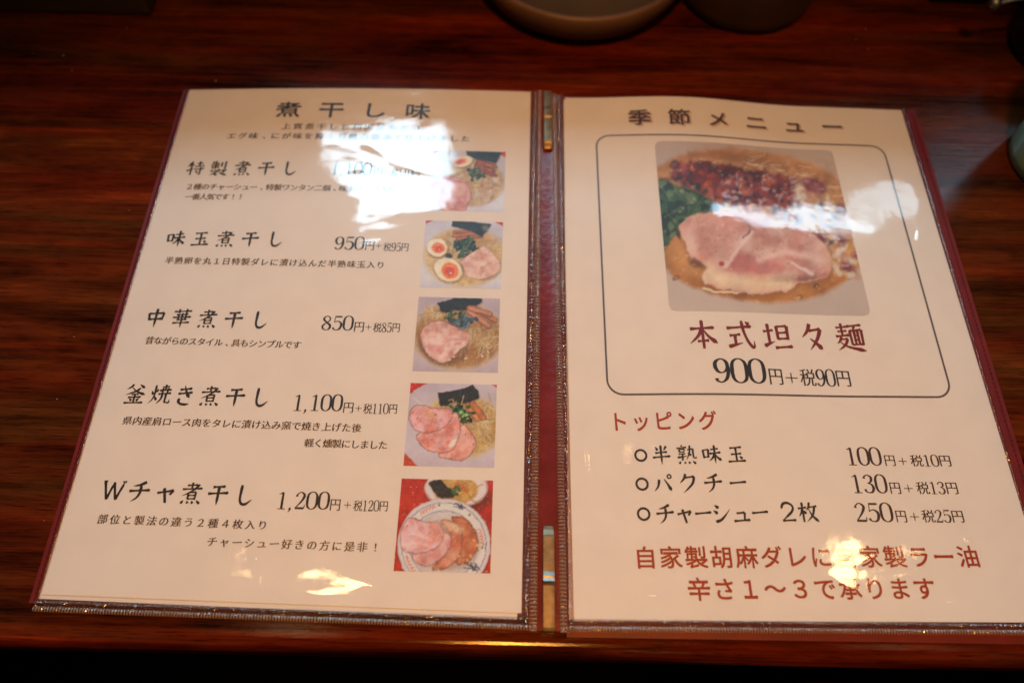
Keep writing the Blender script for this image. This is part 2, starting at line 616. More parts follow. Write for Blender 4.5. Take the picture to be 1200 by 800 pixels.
# brush-written characters: one entry per stroke, type + points on a 100 grid (y down)
# h level stroke, v post, i post ending in a needle, p sweep to the left, n sweep to the right, d drop, r rising flick, k bent path, c even curve
BRUSH = {
    '煮': 'h 26 17 70 13;v 47 4 47 30;h 8 34 92 28;p 78 12 60 32 36 50 10 62;v 36 47 37 77;k 36 48 68 45 67 77;h 38 60 66 58;h 38 75 66 73;d 21 82 11 95;d 36 84 41 94;d 56 83 62 94;d 75 80 91 94',
    '干': 'h 24 20 76 16;h 7 49 93 43;i 50 18 50 96',
    'し': 'c 34 7 33 40 34 70 44 88 62 87 83 68',
    '特': 'p 20 14 16 30 7 42;h 16 32 42 28;v 28 5 28 93;r 5 66 44 52;h 54 20 86 17;v 69 5 69 36;h 46 39 96 34;h 46 57 96 52;k 77 44 78 88 65 84;d 53 66 65 79',
    '製': 'p 19 7 10 20;h 12 20 47 17;h 5 32 51 28;v 30 3 30 56;v 14 42 15 55;k 14 43 45 40 44 53;v 62 12 62 40;k 82 5 82 53 72 47;d 47 55 53 62;h 7 69 93 62;p 46 68 30 82 7 93;v 34 79 34 94;r 34 95 50 86;p 84 70 66 81;n 50 70 66 84 96 94',
    '味': 'v 9 28 13 70;k 9 30 36 26 34 67;h 13 64 34 62;h 48 27 86 22;h 41 47 97 41;i 67 5 67 96;p 66 46 56 66 37 83;n 68 46 78 64 98 81',
    '玉': 'h 20 20 80 15;v 50 18 50 84;h 24 51 76 47;h 7 87 95 82;d 66 60 79 73',
    '中': 'v 15 28 20 63;k 15 30 85 25 80 61;h 20 59 80 54;i 50 4 50 97',
    '華': 'h 8 17 92 12;v 32 4 33 25;v 68 2 66 25;h 22 33 78 29;v 33 30 34 56;v 67 28 66 56;h 7 47 93 42;h 26 59 74 55;h 10 75 90 70;i 50 24 50 98',
    '釜': 'p 34 5 24 18 7 29;d 62 5 73 12 86 21;p 68 22 50 38 8 55;n 30 19 54 38 96 53;h 34 53 66 50;h 21 67 79 63;v 50 51 50 90;d 30 72 39 83;d 71 70 61 83;h 8 93 93 89',
    '焼': 'd 10 34 17 51;p 37 26 30 41;p 24 7 24 50 18 74 4 93;d 26 58 37 77;h 54 15 86 11;v 69 3 69 26;h 44 31 97 26;v 58 20 58 44;v 81 18 80 44;h 41 48 98 42;p 60 48 56 72 39 93;k 76 46 76 86 96 87 96 70',
    'き': 'h 22 25 75 18;h 17 44 81 36;n 40 5 54 38 71 62;c 28 66 25 80 38 91 60 93 74 89',
    'W': 'v 8 12 30 90;c 30 89 49 16;v 48 14 69 90;c 69 89 93 12;h 2 12 18 11;h 84 12 100 11',
    'チ': 'p 74 9 48 22 20 28;h 7 50 95 43;p 54 26 54 56 44 78 22 95',
    'ャ': 'k 16 54 84 41 70 60;v 42 32 58 95',
    '本': 'h 9 33 91 28;v 50 4 50 96;p 48 32 34 56 5 81;n 52 32 68 56 97 79;h 31 73 69 70',
    '式': 'h 7 29 92 22;c 60 4 64 40 76 74 92 92 95 70;d 73 7 85 17;h 14 53 51 49;v 32 52 32 82;r 7 89 57 76',
    '坦': 'h 5 37 39 32;v 22 11 22 76;r 3 84 41 68;v 52 18 53 62;k 52 20 88 17 87 62;h 53 41 87 38;h 53 60 87 58;h 39 89 99 84',
    '々': 'p 44 7 32 32 11 53;h 38 30 79 24;p 79 24 62 58 32 94;n 38 56 56 71 75 91',
    '麺': 'h 8 18 46 14;v 27 3 27 44;h 12 31 44 28;h 3 47 51 42;p 22 48 14 62 3 71;h 16 58 42 54;p 42 54 30 74 3 93;n 12 62 36 80 98 94;h 46 13 97 8;p 72 12 66 25;v 54 26 55 75;k 54 28 94 24 92 75;v 68 28 68 72;v 80 27 80 72;h 68 44 80 43;h 68 58 80 57;h 55 74 92 72',
    '半': 'd 23 11 34 28;p 77 7 63 29;h 21 41 80 36;h 7 63 95 57;i 50 3 50 98',
    '熟': 'd 27 3 32 10;h 5 19 53 14;v 16 24 17 40;k 16 25 42 23 41 39;h 17 38 41 37;h 12 49 45 46;k 31 50 31 77 22 73;r 5 65 55 58;p 70 5 66 40 49 77;k 56 27 84 22 84 66 97 68 97 60;d 57 42 74 55;d 20 84 11 96;d 38 85 42 95;d 58 84 64 95;d 78 82 93 96',
    'パ': 'p 34 30 26 62 7 85;n 58 28 74 54 90 85;o 84 16 9',
    'ク': 'p 42 5 32 28 11 49;h 38 23 83 18;p 83 18 70 54 25 95',
    'ー': 'h 9 53 91 47',
    'シ': 'd 15 15 35 28;d 7 39 27 54;r 13 91 46 79 91 33',
    'ュ': 'k 26 53 67 50 63 85;h 9 89 91 84',
    '２': 'c 20 34 28 14 52 7 75 22 72 44 48 66 20 88;h 18 90 84 87',
    '枚': 'h 3 33 45 28;v 25 4 25 96;p 24 34 16 54 3 71;d 28 42 41 58;p 62 4 56 24 43 43;h 56 27 97 22;p 84 26 72 62 39 95;n 55 34 69 66 98 95',
}
PROFILE = {'h': [(0, .95), (.07, 1.0), (.25, .66), (.65, .66), (.86, .95), (.95, 1.12), (1, .55)], 'v': [(0, .75), (.08, 1.2), (.3, .95), (.8, .98), (1, .85)],
           'i': [(0, .75), (.08, 1.2), (.3, 1.0), (.75, .95), (1, .2)], 'p': [(0, .8), (.1, 1.15), (.4, .95), (.75, .62), (1, .1)],
           'n': [(0, .3), (.3, .7), (.6, 1.0), (.82, 1.45), (1, .12)], 'd': [(0, .25), (.35, .85), (.72, 1.4), (1, .7)], 'r': [(0, .9), (.1, 1.2), (.5, .8), (1, .12)],
           'c': [(0, .8), (.1, 1.15), (.4, .85), (.75, 1.0), (1, .25)]}


def resample(P, n):
    P = np.array(P, float)
    if len(P) > 2:
        C = []
        for i in range(len(P) - 1):
            p0, p1, p2, p3 = P[max(i - 1, 0)], P[i], P[i + 1], P[min(i + 2, len(P) - 1)]
            for q in range(8):
                f = q / 8
                C.append(.5 * ((2 * p1) + (p2 - p0) * f + (2 * p0 - 5 * p1 + 4 * p2 - p3) * f * f + (3 * p1 - p0 - 3 * p2 + p3) * f ** 3))
        P = np.array(C + [P[-1]])
    L = np.concatenate([[0], np.cumsum(np.linalg.norm(np.diff(P, axis=0), axis=1))])
    t = np.linspace(0, L[-1], n)
    return np.stack([np.interp(t, L, P[:, 0]), np.interp(t, L, P[:, 1])], 1), L[-1]


def brush_glyph(ch, w):
    """list of (vertices, faces), centred, em = 1"""
    out = []
    ns = BRUSH[ch].count(';') + 1
    w = w * (1.12 if ns < 5 else 1.0 if ns < 10 else .86)
    for st in BRUSH[ch].split(';'):
        f = st.split()
        k, v = f[0], [float(x) for x in f[1:]]
        if k == 'o':
            out.append(ribbon([(v[0] + v[2] * math.cos(a), v[1] + v[2] * math.sin(a), w * .6) for a in np.linspace(0, 2 * math.pi, 11)[:-1]], True, 3))
            continue
        P = list(zip(v[::2], v[1::2]))
        if k == 'k':
            runs = []
            for i in range(len(P) - 1):
                (ax_, ay_), (bx_, by_) = P[i], P[i + 1]
                last = i == len(P) - 2
                flat = abs(by_ - ay_) < abs(bx_ - ax_) * .6
                hook = last and math.hypot(bx_ - ax_, by_ - ay_) < 22 and len(P) > 2 and i > 0
                pr = [(0, 1.2), (.4, .8), (1, .12)] if hook else ([(0, .9), (.3, .68), (.8, .8), (1, 1.2)] if flat else [(0, 1.3), (.15, 1.1), (.8, .95), (1, .9)])
                runs.append(([P[i], P[i + 1]], pr))
        else:
            runs = [(P, PROFILE[k])]
        for Q, pr in runs:
            n = 15
            C, ln = resample(Q, n)
            u = np.linspace(0, 1, n)
            W_ = np.interp(u, [a for a, _ in pr], [b for _, b in pr]) * w
            if k in 'hk' and ln < 40:
                W_ = W_ * .86
            out.append(ribbon(np.column_stack([C, W_]), False, 2))
    return [((np.stack([a[:, 0] - 50, 50 - a[:, 1]], 1)) / 100, b) for a, b in out]


def place(side, pts2, c, ax, ay, dz):
    """pts2 local (x right, y up, metres) about page point c (s,t) with unit axes in (x right, t) space"""
    x = pts2[:, 0] * ax[0] + pts2[:, 1] * ay[0]
    y = pts2[:, 0] * ax[1] + pts2[:, 1] * ay[1]
    s = c[0] + (-x if side == 'L' else x)
    return page(side, s, c[1] + y, dz)


INK_Z = .00010


def write(root, name, side, text, style, a, b, eh, ew, m, base_dz, glyphs, shift=(0, 0)):
    """one printed line: glyph centres run evenly from a to b (mm)"""
    a, b = np.array(a, float) / 1000, np.array(b, float) / 1000
    V, F, off = [], [], 0
    sx = -1 if side == 'L' else 1
    d = b - a
    ln = np.hypot(*d)
    ax = np.array([d[0] * sx, d[1]]) / ln if ln > 0 else np.array([1., 0])
    ay = np.array([-ax[1], ax[0]])
    n = len(text)
    for i, ch in enumerate(text):
        if ch in ' 　':
            continue
        c = a + d * (i / max(n - 1, 1))
        parts = brush_glyph(ch, 10.6) if style == 'head' and ch in BRUSH else [glyphs[(ch, style)]]
        for q, (gv, gf) in enumerate(parts):
            P = gv * [ew / 1000, eh / 1000] + np.array(shift) / 1000
            V.append(place(side, P, c, ax, ay, base_dz + INK_Z + (q % 8) * 4e-6))
            F += [tuple(x + off for x in f) for f in gf]
            off += len(gv)
    return mesh(name, np.concatenate(V), F, m, root)


def price(root, name, side, segs, m, base_dz, glyphs):
    """one price: segs = (text, x0, x1, t, ink height) in page mm; figures in serif, 円 and 税 in print face"""
    V, F, off = [], [], 0
    z = 0
    sg = -1 if side == 'L' else 1
    for text, s0, s1, t0, t1, h in segs:
        w = abs(s1 - s0)
        units = sum(FIG[c][1] if c in FIG else .95 for c in text)
        x = 0
        for ch in text:
            adv = (FIG[ch][1] if ch in FIG else .95) * w / units
            f = (x + adv / 2) / w
            c = np.array([s0 + (s1 - s0) * f, t0 + (t1 - t0) * f]) / 1000
            parts = []
            if ch in FIG:
                fs = w / units
                for pts, cl in FIG[ch][0]:
                    v, ff = ribbon([(x_, y_, w_ + .008) for x_, y_, w_ in pts], cl)
                    v = (v - [FIG[ch][1] / 2, .5]) * [fs / 1000, h / 1000]
                    parts.append((v, ff))
            else:
                gv, gf = glyphs[(ch, 'min')]
                parts.append((gv * [adv * 1.04 / 1000, h * 1.09 / 1000], gf))
            for v, ff in parts:
                z = (z + 1) % 5
                V.append(place(side, v, c, (1, 0), (0, 1), base_dz + INK_Z + z * 6e-6))
                F += [tuple(q + off for q in k) for k in ff]
                off += len(v)
            x += adv
    return mesh(name, np.concatenate(V), F, m, root)


# ------------------------------------------------------------------ printed dish photographs: ink colours laid on a fine grid
def lin(c):
    c = np.array(c, float) / 255
    return np.where(c < .04045, c / 12.92, ((c + .055) / 1.055) ** 2.4)


PAPER_SEEN = lin((222, 178, 146))


def ink(c, k=.74):
    """ink reflectance from its look beside white paper in this light"""
    return np.clip(lin(c) / PAPER_SEEN * k, 0.004, .86)


def vnoise(X, Y, sc, seed, oct=3):
    r = np.random.default_rng(seed)
    out = np.zeros_like(X)
    amp, tot = 1., 0.
    for o in range(oct):
        G = r.random((64, 64))
        x, y = X / sc * 2 ** o, Y / sc * 2 ** o
        xi, yi = np.floor(x).astype(int), np.floor(y).astype(int)
        fx, fy = x - xi, y - yi
        fx, fy = fx * fx * (3 - 2 * fx), fy * fy * (3 - 2 * fy)
        g = lambda i, j: G[i % 64, j % 64]
        out += amp * ((g(xi, yi) * (1 - fx) + g(xi + 1, yi) * fx) * (1 - fy) + (g(xi, yi + 1) * (1 - fx) + g(xi + 1, yi + 1) * fx) * fy)
        tot += amp
        amp *= .5
    return out / tot


class Print:
    def __init__(self, corners, nu, nv, base):
        c = np.array(corners, float)
        u = np.linspace(0, 1, nu)[None, :, None]
        v = np.linspace(0, 1, nv)[:, None, None]
        g = (c[0] * (1 - u) + c[1] * u) * (1 - v) + (c[3] * (1 - u) + c[2] * u) * v
        self.X, self.Y = g[..., 0], g[..., 1]
        self.C = np.zeros(self.X.shape + (3,)) + ink(base)
        self.k = 1
        self.px = abs(c[1, 0] - c[0, 0]) / nu

    def lay(self, M, col, var=None, sc=30, seed=1, amt=.25):
        M = np.clip(M, 0, 1)[..., None]
        col = ink(col) if not isinstance(col, np.ndarray) else col
        if var is not None:
            f = vnoise(self.X, self.Y, sc, seed)[..., None]
            f = np.clip((f - .5) * 2.4 + .5, 0, 1)
            col = col * (1 - f) + ink(var) * f
        self.C = self.C * (1 - M) + col * M

    def ell(self, cx, cy, rx, ry, rot, col, soft=None, alpha=1., wob=0., seed=1, **kw):
        a = math.radians(rot)
        x, y = self.X - cx, self.Y - cy
        u, v = (x * math.cos(a) + y * math.sin(a)) / rx, (-x * math.sin(a) + y * math.cos(a)) / ry
        r = np.sqrt(u * u + v * v)
        if wob:
            r = r + wob * (vnoise(self.X, self.Y, min(rx, ry) * .6, seed + 50) - .5)
        soft = soft or self.px
        M = np.clip((1 - r) * min(rx, ry) / soft + .5, 0, 1) * alpha
        self.lay(M, col, seed=seed, **kw)
        return M

    def inside(self, P):
        """signed distance-like mask of a polygon, positive inside"""
        P = np.array(P, float)
        X, Y = self.X, self.Y
        ins = np.zeros(X.shape, bool)
        D = np.full(X.shape, 1e9)
        n = len(P)
        for i in range(n):
            a, b = P[i], P[(i + 1) % n]
            cond = ((a[1] > Y) != (b[1] > Y)) & (X < (b[0] - a[0]) * (Y - a[1]) / (b[1] - a[1] + 1e-12) + a[0])
            ins ^= cond
            D = np.minimum(D, self.segdist(a, b))
        return np.where(ins, D, -D)

    def segdist(self, a, b):
        d = np.array(b, float) - a
        t = np.clip(((self.X - a[0]) * d[0] + (self.Y - a[1]) * d[1]) / (d @ d + 1e-9), 0, 1)
        return np.hypot(self.X - a[0] - t * d[0], self.Y - a[1] - t * d[1])

    def smooth(self, P, k=4):
        P = np.array(P, float)
        n = len(P)
        out = []
        for i in range(n):
            p0, p1, p2, p3 = P[i - 1], P[i], P[(i + 1) % n], P[(i + 2) % n]
            for q in range(k):
                f = q / k
                out.append(.5 * ((2 * p1) + (p2 - p0) * f + (2 * p0 - 5 * p1 + 4 * p2 - p3) * f * f + (3 * p1 - p0 - 3 * p2 + p3) * f ** 3))
        return np.array(out)

    def poly(self, P, col, soft=None, alpha=1., round=False, edge=None, edgew=0, wob=0., seed=1, **kw):
        if round:
            P = self.smooth(P)
        D = self.inside(P)
        if wob:
            D = D + wob * (vnoise(self.X, self.Y, 22, seed + 9) - .5)
        soft = soft or self.px
        M = np.clip(D / soft + .5, 0, 1) * alpha
        self.lay(M, col, seed=seed, **kw)
        if edge is not None:
            E = M * np.clip(1 - D / edgew, 0, 1)
            self.lay(E * .9, edge)
        return D

    def line(self, P, w, col, alpha=1., soft=None, curve=True):
        P = np.array(P, float)
        if curve and len(P) > 2:
            C = []
            n = len(P)
            for i in range(n - 1):
                p0, p1, p2, p3 = P[max(i - 1, 0)], P[i], P[i + 1], P[min(i + 2, n - 1)]
                for q in range(4):
                    f = q / 4
                    C.append(.5 * ((2 * p1) + (p2 - p0) * f + (2 * p0 - 5 * p1 + 4 * p2 - p3) * f * f + (3 * p1 - p0 - 3 * p2 + p3) * f ** 3))
            C.append(P[-1])
            P = np.array(C)
        D = np.full(self.X.shape, 1e9)
        for a, b in zip(P[:-1], P[1:]):
            D = np.minimum(D, self.segdist(a, b))
        soft = soft or self.px
        self.lay(np.clip((w / 2 - D) / soft + .5, 0, 1) * alpha, col)

    def noodles(self, box, n, seed, w, cols, ang=None, length=90, mask=None, alpha=.75):
        r = np.random.default_rng(seed)
        keep = self.C.copy()
        for i in range(n):
            x, y = r.uniform(box[0], box[2]), r.uniform(box[1], box[3])
            a = r.uniform(0, 2 * math.pi) if ang is None else math.radians(ang + r.normal(0, 22))
            cv = r.normal(0, .9)
            pts = []
            for k in range(4):
                pts.append((x, y))
                x += math.cos(a) * length / 3
                y += math.sin(a) * length / 3
                a += cv
            self.line(pts, w * 1.7, cols[0], alpha * .5)
            self.line(pts, w, cols[1 + i % (len(cols) - 1)], alpha)
        if mask is not None:
            M = np.clip(mask, 0, 1)[..., None]
            self.C = keep * (1 - M) + self.C * M

    def meat(self, P, fat, lean, edge, seed, edgew=10, wob=8):
        D = self.poly(P, fat, round=True, wob=wob, seed=seed, edge=edge, edgew=edgew, var=lean, sc=62)
        return D

    def egg(self, cx, cy, rx, ry, rot, yx, yy, yrx, yry):
        self.ell(cx + 4, cy + 8, rx * 1.06, ry * 1.07, rot, (120, 70, 35), soft=14, alpha=.6)
        self.ell(cx, cy, rx, ry, rot, (205, 150, 95), soft=4)
        self.ell(cx - 1, cy - 3, rx * .96, ry * .95, rot, (233, 192, 150), soft=9, var=(226, 180, 135), sc=40)
        self.ell(yx, yy, yrx * 1.12, yry * 1.12, rot, (232, 150, 70), soft=8)
        self.ell(yx, yy, yrx, yry, rot, (222, 92, 32), soft=8, var=(228, 110, 45), sc=25)
        self.ell(yx - yrx * .05, yy + yry * .05, yrx * .6, yry * .6, rot, (205, 62, 30), soft=14)
        self.ell(yx + yrx * .1, yy + yry * .3, yrx * .13, yry * .09, rot, (250, 190, 140), soft=5)
        self.ell(yx - yrx * .1, yy - yry * .62, yrx * .3, yry * .07, rot, (240, 150, 90), soft=5)

    def greens(self, pts, seed, cols=((34, 46, 22), (52, 66, 32), (80, 92, 50), (24, 32, 18)), r=16):
        g = np.random.default_rng(seed)
        for i, (x, y) in enumerate(pts):
            for k in range(6):
                self.ell(x + g.normal(0, r * .6), y + g.normal(0, r * .5), r * g.uniform(.35, .8), r * g.uniform(.25, .6), g.uniform(0, 180), cols[g.integers(len(cols))], soft=4, wob=.5, seed=seed + i)
        for i in range(len(pts)):
            x, y = pts[i]
            self.ell(x + g.normal(0, r * .5), y + g.normal(0, r * .5), r * .14, r * .1, 0, (150, 140, 105), soft=4, alpha=.7)

    def nori(self, P, seed):
        self.poly([(x + 6, y + 10) for x, y in P], (110, 66, 34), soft=16, alpha=.5)
        D = self.poly(P, (34, 27, 22), var=(50, 42, 33), sc=14, seed=seed, wob=4)
        g = np.random.default_rng(seed)
        P = np.array(P)
        for k in range(26):
            w = g.dirichlet(np.ones(len(P)))
            x, y = w @ P
            self.ell(x + g.normal(0, 30), y + g.normal(0, 14), g.uniform(2, 8), g.uniform(1.5, 3), g.uniform(0, 180), (116, 98, 74), soft=3, alpha=.55 if self.inside(P).max() > 0 else 0)
        return D

    def finish(self, seed, amt=.05, warp=7., k=1., tex=1., glint=1.):
        """break up clean outlines, add the mottling of real food, then a little print softness and grain"""
        X, Y = self.X, self.Y
        nv, nu = X.shape
        dx = (vnoise(X, Y, 26 * k, seed + 1) - .5) * 2 * warp / self.px + (vnoise(X, Y, 9 * k, seed + 2, 2) - .5) * .4 * warp / self.px
        dy = (vnoise(X, Y, 26 * k, seed + 3) - .5) * 2 * warp / self.px + (vnoise(X, Y, 9 * k, seed + 4, 2) - .5) * .4 * warp / self.px
        j, i = np.mgrid[0:nv, 0:nu]
        fi, fj = np.clip(i + dx, 0, nu - 1.001), np.clip(j + dy, 0, nv - 1.001)
        i0, j0 = fi.astype(int), fj.astype(int)
        a, b = (fi - i0)[..., None], (fj - j0)[..., None]
        C = self.C
        C = (C[j0, i0] * (1 - a) + C[j0, i0 + 1] * a) * (1 - b) + (C[j0 + 1, i0] * (1 - a) + C[j0 + 1, i0 + 1] * a) * b
        sat = np.clip((C.max(-1) - C.min(-1)) / (C.max(-1) + .02), 0, 1)[..., None]      # leave the white china smooth
        m1 = vnoise(X, Y, 46 * k, seed + 5)[..., None] - .5
        m2 = vnoise(X + .6 * Y, Y, 15 * k, seed + 6)[..., None] - .5
        m3 = RNG.random(X.shape)[..., None] - .5
        wgt = np.clip((sat - .12) * 3, .12, 1)
        C = C * (1 + tex * wgt * (.50 * m1 + .30 * m2 + .08 * m3) + amt * m3)
        hi = np.clip((vnoise(X, Y, 11 * k, seed + 8, 2)[..., None] - .74) * 7, 0, 1) * wgt      # wet glints caught by the camera
        hi = hi * .42 * glint
        C = C * (1 - hi) + ink((246, 214, 180)) * hi
        C = np.clip(C, .003, .9)
        self.C = np.clip(.74 * (C / .74) ** 1.13 * 1.03, .004, .88)      # print contrast


BOWLW, BOWLS = (212, 176, 160), (194, 158, 144)
BROTH, BROTHD = (202, 146, 90), (170, 108, 56)
NOOD = ((140, 84, 40), (214, 164, 104), (196, 140, 84), (228, 184, 130))
FAT, LEAN, CRUST = (232, 178, 144), (206, 134, 102), (104, 50, 28)


def dish_small_1():
    p = Print([(160, 62), (966, 82), (947, 742), (102, 723)], 120, 116, BOWLW)
    p.lay(np.ones_like(p.X), BOWLW, var=BOWLS, sc=300)
    p.poly([(150, 55), (265, 66), (215, 88), (150, 110)], (190, 40, 26))
    p.poly([(926, 76), (975, 76), (970, 150), (915, 116)], (190, 40, 26))
    p.ell(600, 420, 350, 262, 0, BROTH, soft=40, var=BROTHD, sc=90)
    m = p.inside([(280, 250), (420, 190), (640, 170), (760, 320), (720, 480), (560, 470), (330, 340)])
    p.noodles((270, 180, 740, 470), 90, 11, 7, NOOD, mask=np.clip(m / 20 + .8, 0, 1), length=120)
    p.nori([(530, 70), (930, 84), (856, 216), (780, 190), (640, 172), (536, 120)], 3)
    for i, (x0, y0, x1, y1) in enumerate([(660, 200, 850, 250), (640, 232, 830, 300), (690, 270, 850, 350), (740, 310, 850, 370)]):
        p.line([(x0, y0), ((x0 + x1) / 2, (y0 + y1) / 2 - 12), (x1, y1)], 50, (112, 50, 22), soft=10)
        p.line([(x0, y0), ((x0 + x1) / 2, (y0 + y1) / 2 - 12), (x1, y1)], 34, ((172, 82, 40), (158, 70, 34))[i % 2], soft=14)
    p.line([(750, 225), (800, 245)], 9, (225, 150, 100), alpha=.8, soft=6)
    p.line([(770, 278), (806, 296)], 9, (225, 150, 100), alpha=.8, soft=6)
    p.egg(494, 192, 112, 62, -14, 470, 192, 62, 33)
    p.greens([(580, 300), (610, 330), (650, 300), (690, 330), (640, 360), (680, 370), (600, 350)], 5, r=34)
    for k, P in enumerate([[(720, 390), (860, 370), (925, 420), (890, 490), (800, 470), (730, 470)], [(600, 520), (700, 490), (820, 500), (890, 520), (800, 580), (770, 630), (640, 636), (590, 580)]]):
        p.poly(P, (214, 168, 128), round=True, soft=20, wob=14, seed=k, var=(188, 132, 90), sc=50)
    for q in [[(720, 560), (760, 510), (830, 500)], [(740, 450), (800, 440), (880, 470)], [(640, 620), (680, 560), (690, 520)]]:
        p.line(q, 9, (160, 104, 66), alpha=.55, soft=12)
    p.meat([(140, 430), (280, 352), (430, 372), (560, 430), (500, 520), (330, 500), (220, 560), (120, 520)], (214, 138, 120), (196, 110, 96), (150, 84, 66), 21)
    p.line([(214, 552), (300, 490), (345, 445)], 8, (140, 72, 54), alpha=.7, soft=6)
    p.meat([(330, 470), (400, 415), (500, 420), (580, 500), (585, 600), (540, 660), (520, 728), (260, 722), (210, 600)], (218, 146, 116), (204, 116, 96), (120, 56, 42), 8, edgew=12)
    p.line([(300, 480), (350, 560), (370, 680)], 12, (232, 176, 150), alpha=.6, soft=14)
    p.finish(1)
    return p


def dish_small_2():
    p = Print([(130, 35), (950, 54), (929, 763), (67, 745)], 120, 116, BOWLW)
    p.lay(np.ones_like(p.X), BOWLW, var=BOWLS, sc=300)
    p.poly([(120, 30), (215, 35), (120, 80)], (190, 46, 36))
    p.poly([(855, 45), (955, 50), (952, 105)], (190, 46, 36))
    p.ell(540, 430, 436, 318, 0, (214, 168, 122), soft=60)
    p.ell(545, 430, 420, 302, 0, BROTH, soft=60, var=(206, 150, 92), sc=130)
    p.ell(560, 300, 330, 150, 0, BROTHD, soft=90, alpha=.6)
    p.noodles((290, 200, 440, 380), 30, 3, 9, NOOD, ang=70, length=150)
    p.noodles((640, 240, 900, 420), 16, 5, 8, NOOD, ang=25, length=190, alpha=.5)
    for i, (x0, y0, x1, y1) in enumerate([(430, 165, 640, 160), (420, 205, 640, 185), (460, 240, 720, 212)]):
        p.line([(x0, y0), (x1, y1)], 40, (110, 52, 22), soft=10)
        p.line([(x0, y0 - 3), (x1, y1 - 3)], 27, ((176, 92, 46), (192, 102, 54))[i % 2], soft=12)
    p.nori([(412, 38), (640, 50), (826, 76), (770, 165), (715, 215), (640, 168), (560, 140), (402, 100)], 9)
    p.ell(765, 122, 40, 30, 40, (150, 130, 100), soft=26, alpha=.5)
    p.greens([(480, 290), (530, 270), (590, 260), (500, 340), (560, 330), (620, 320), (550, 380), (500, 400), (640, 350)], 15, r=44)
    p.ell(370, 418, 46, 26, 10, (60, 48, 34), soft=14)
    p.egg(248, 333, 112, 100, 10, 262, 336, 66, 54)
    p.egg(366, 566, 156, 122, 20, 386, 576, 86, 80)
    p.ell(715, 520, 218, 150, 8, (110, 60, 30), soft=30, alpha=.6)
    p.meat([(500, 480), (600, 400), (740, 318), (830, 380), (920, 500), (900, 580), (820, 640), (680, 664), (560, 630), (528, 540)], (228, 168, 134), (210, 136, 104), (160, 90, 66), 31, edgew=8, wob=12)
    for x, y in [(800, 372), (724, 545), (640, 440)]:
        p.ell(x, y, 9, 6, 30, (170, 80, 70), soft=6, alpha=.7)
    p.finish(2)
    return p


def dish_small_3():
    p = Print([(107, 35), (901, 52), (879, 776), (43, 758)], 120, 116, (196, 154, 138))
    p.lay(np.ones_like(p.X), (196, 154, 138), var=(178, 138, 126), sc=300)
    p.ell(490, 420, 452, 340, 0, (206, 162, 124), soft=60)
    p.ell(490, 415, 432, 322, 0, (188, 128, 74), soft=60, var=(166, 102, 52), sc=110)
    p.ell(700, 560, 170, 110, -20, (166, 96, 44), soft=80, alpha=.7)
    p.noodles((180, 170, 330, 240), 18, 3, 9, NOOD, length=100)
    p.noodles((600, 340, 700, 420), 20, 8, 10, NOOD, ang=100, length=260, alpha=.7)
    p.noodles((700, 330, 860, 560), 34, 4, 9, NOOD, length=150, alpha=.55)
    p.nori([(288, 98), (470, 45), (724, 52), (730, 80), (670, 125), (560, 170), (450, 172), (370, 204), (325, 185)], 19)
    for i, (x0, y0, x1, y1) in enumerate([(590, 180, 790, 330), (640, 150, 850, 270), (600, 150, 800, 210)]):
        p.line([(x0, y0), (x1, y1)], 56, (128, 66, 40), soft=14)
        p.line([(x0, y0 - 4), (x1, y1 - 4)], 38, ((204, 122, 84), (190, 108, 68))[i % 2], soft=16)
    p.greens([(380, 250), (440, 230), (500, 210), (540, 220), (460, 260)], 23, cols=((70, 74, 36), (92, 92, 48), (54, 60, 30)), r=34)
    p.greens([(430, 290), (480, 300), (530, 300), (590, 280), (620, 260), (520, 330), (560, 250)], 25, cols=((70, 72, 68), (92, 92, 86), (52, 54, 50), (120, 114, 104)), r=44)
    p.ell(350, 500, 246, 208, 20, (116, 60, 28), soft=36, alpha=.65)
    p.meat([(122, 400), (180, 320), (290, 272), (380, 290), (470, 340), (560, 380), (605, 410), (590, 490), (500, 570), (430, 640), (350, 688), (270, 660), (200, 610), (140, 520)], (230, 170, 138), (208, 132, 104), (146, 76, 46), 44, edgew=12, wob=16)
    p.ell(260, 550, 80, 40, 10, (206, 112, 98), soft=40, alpha=.6)
    p.line([(230, 480), (350, 500), (520, 470)], 12, (236, 176, 154), alpha=.6, soft=14)
    p.line([(330, 640), (380, 560), (480, 520)], 12, (236, 176, 154), alpha=.5, soft=14)
    for x, y in [(405, 656), (450, 625), (560, 642), (785, 578), (728, 620), (545, 490)]:
        p.ell(x, y, 13, 8, 0, (238, 196, 160), soft=6, alpha=.8)
    p.finish(3)
    return p


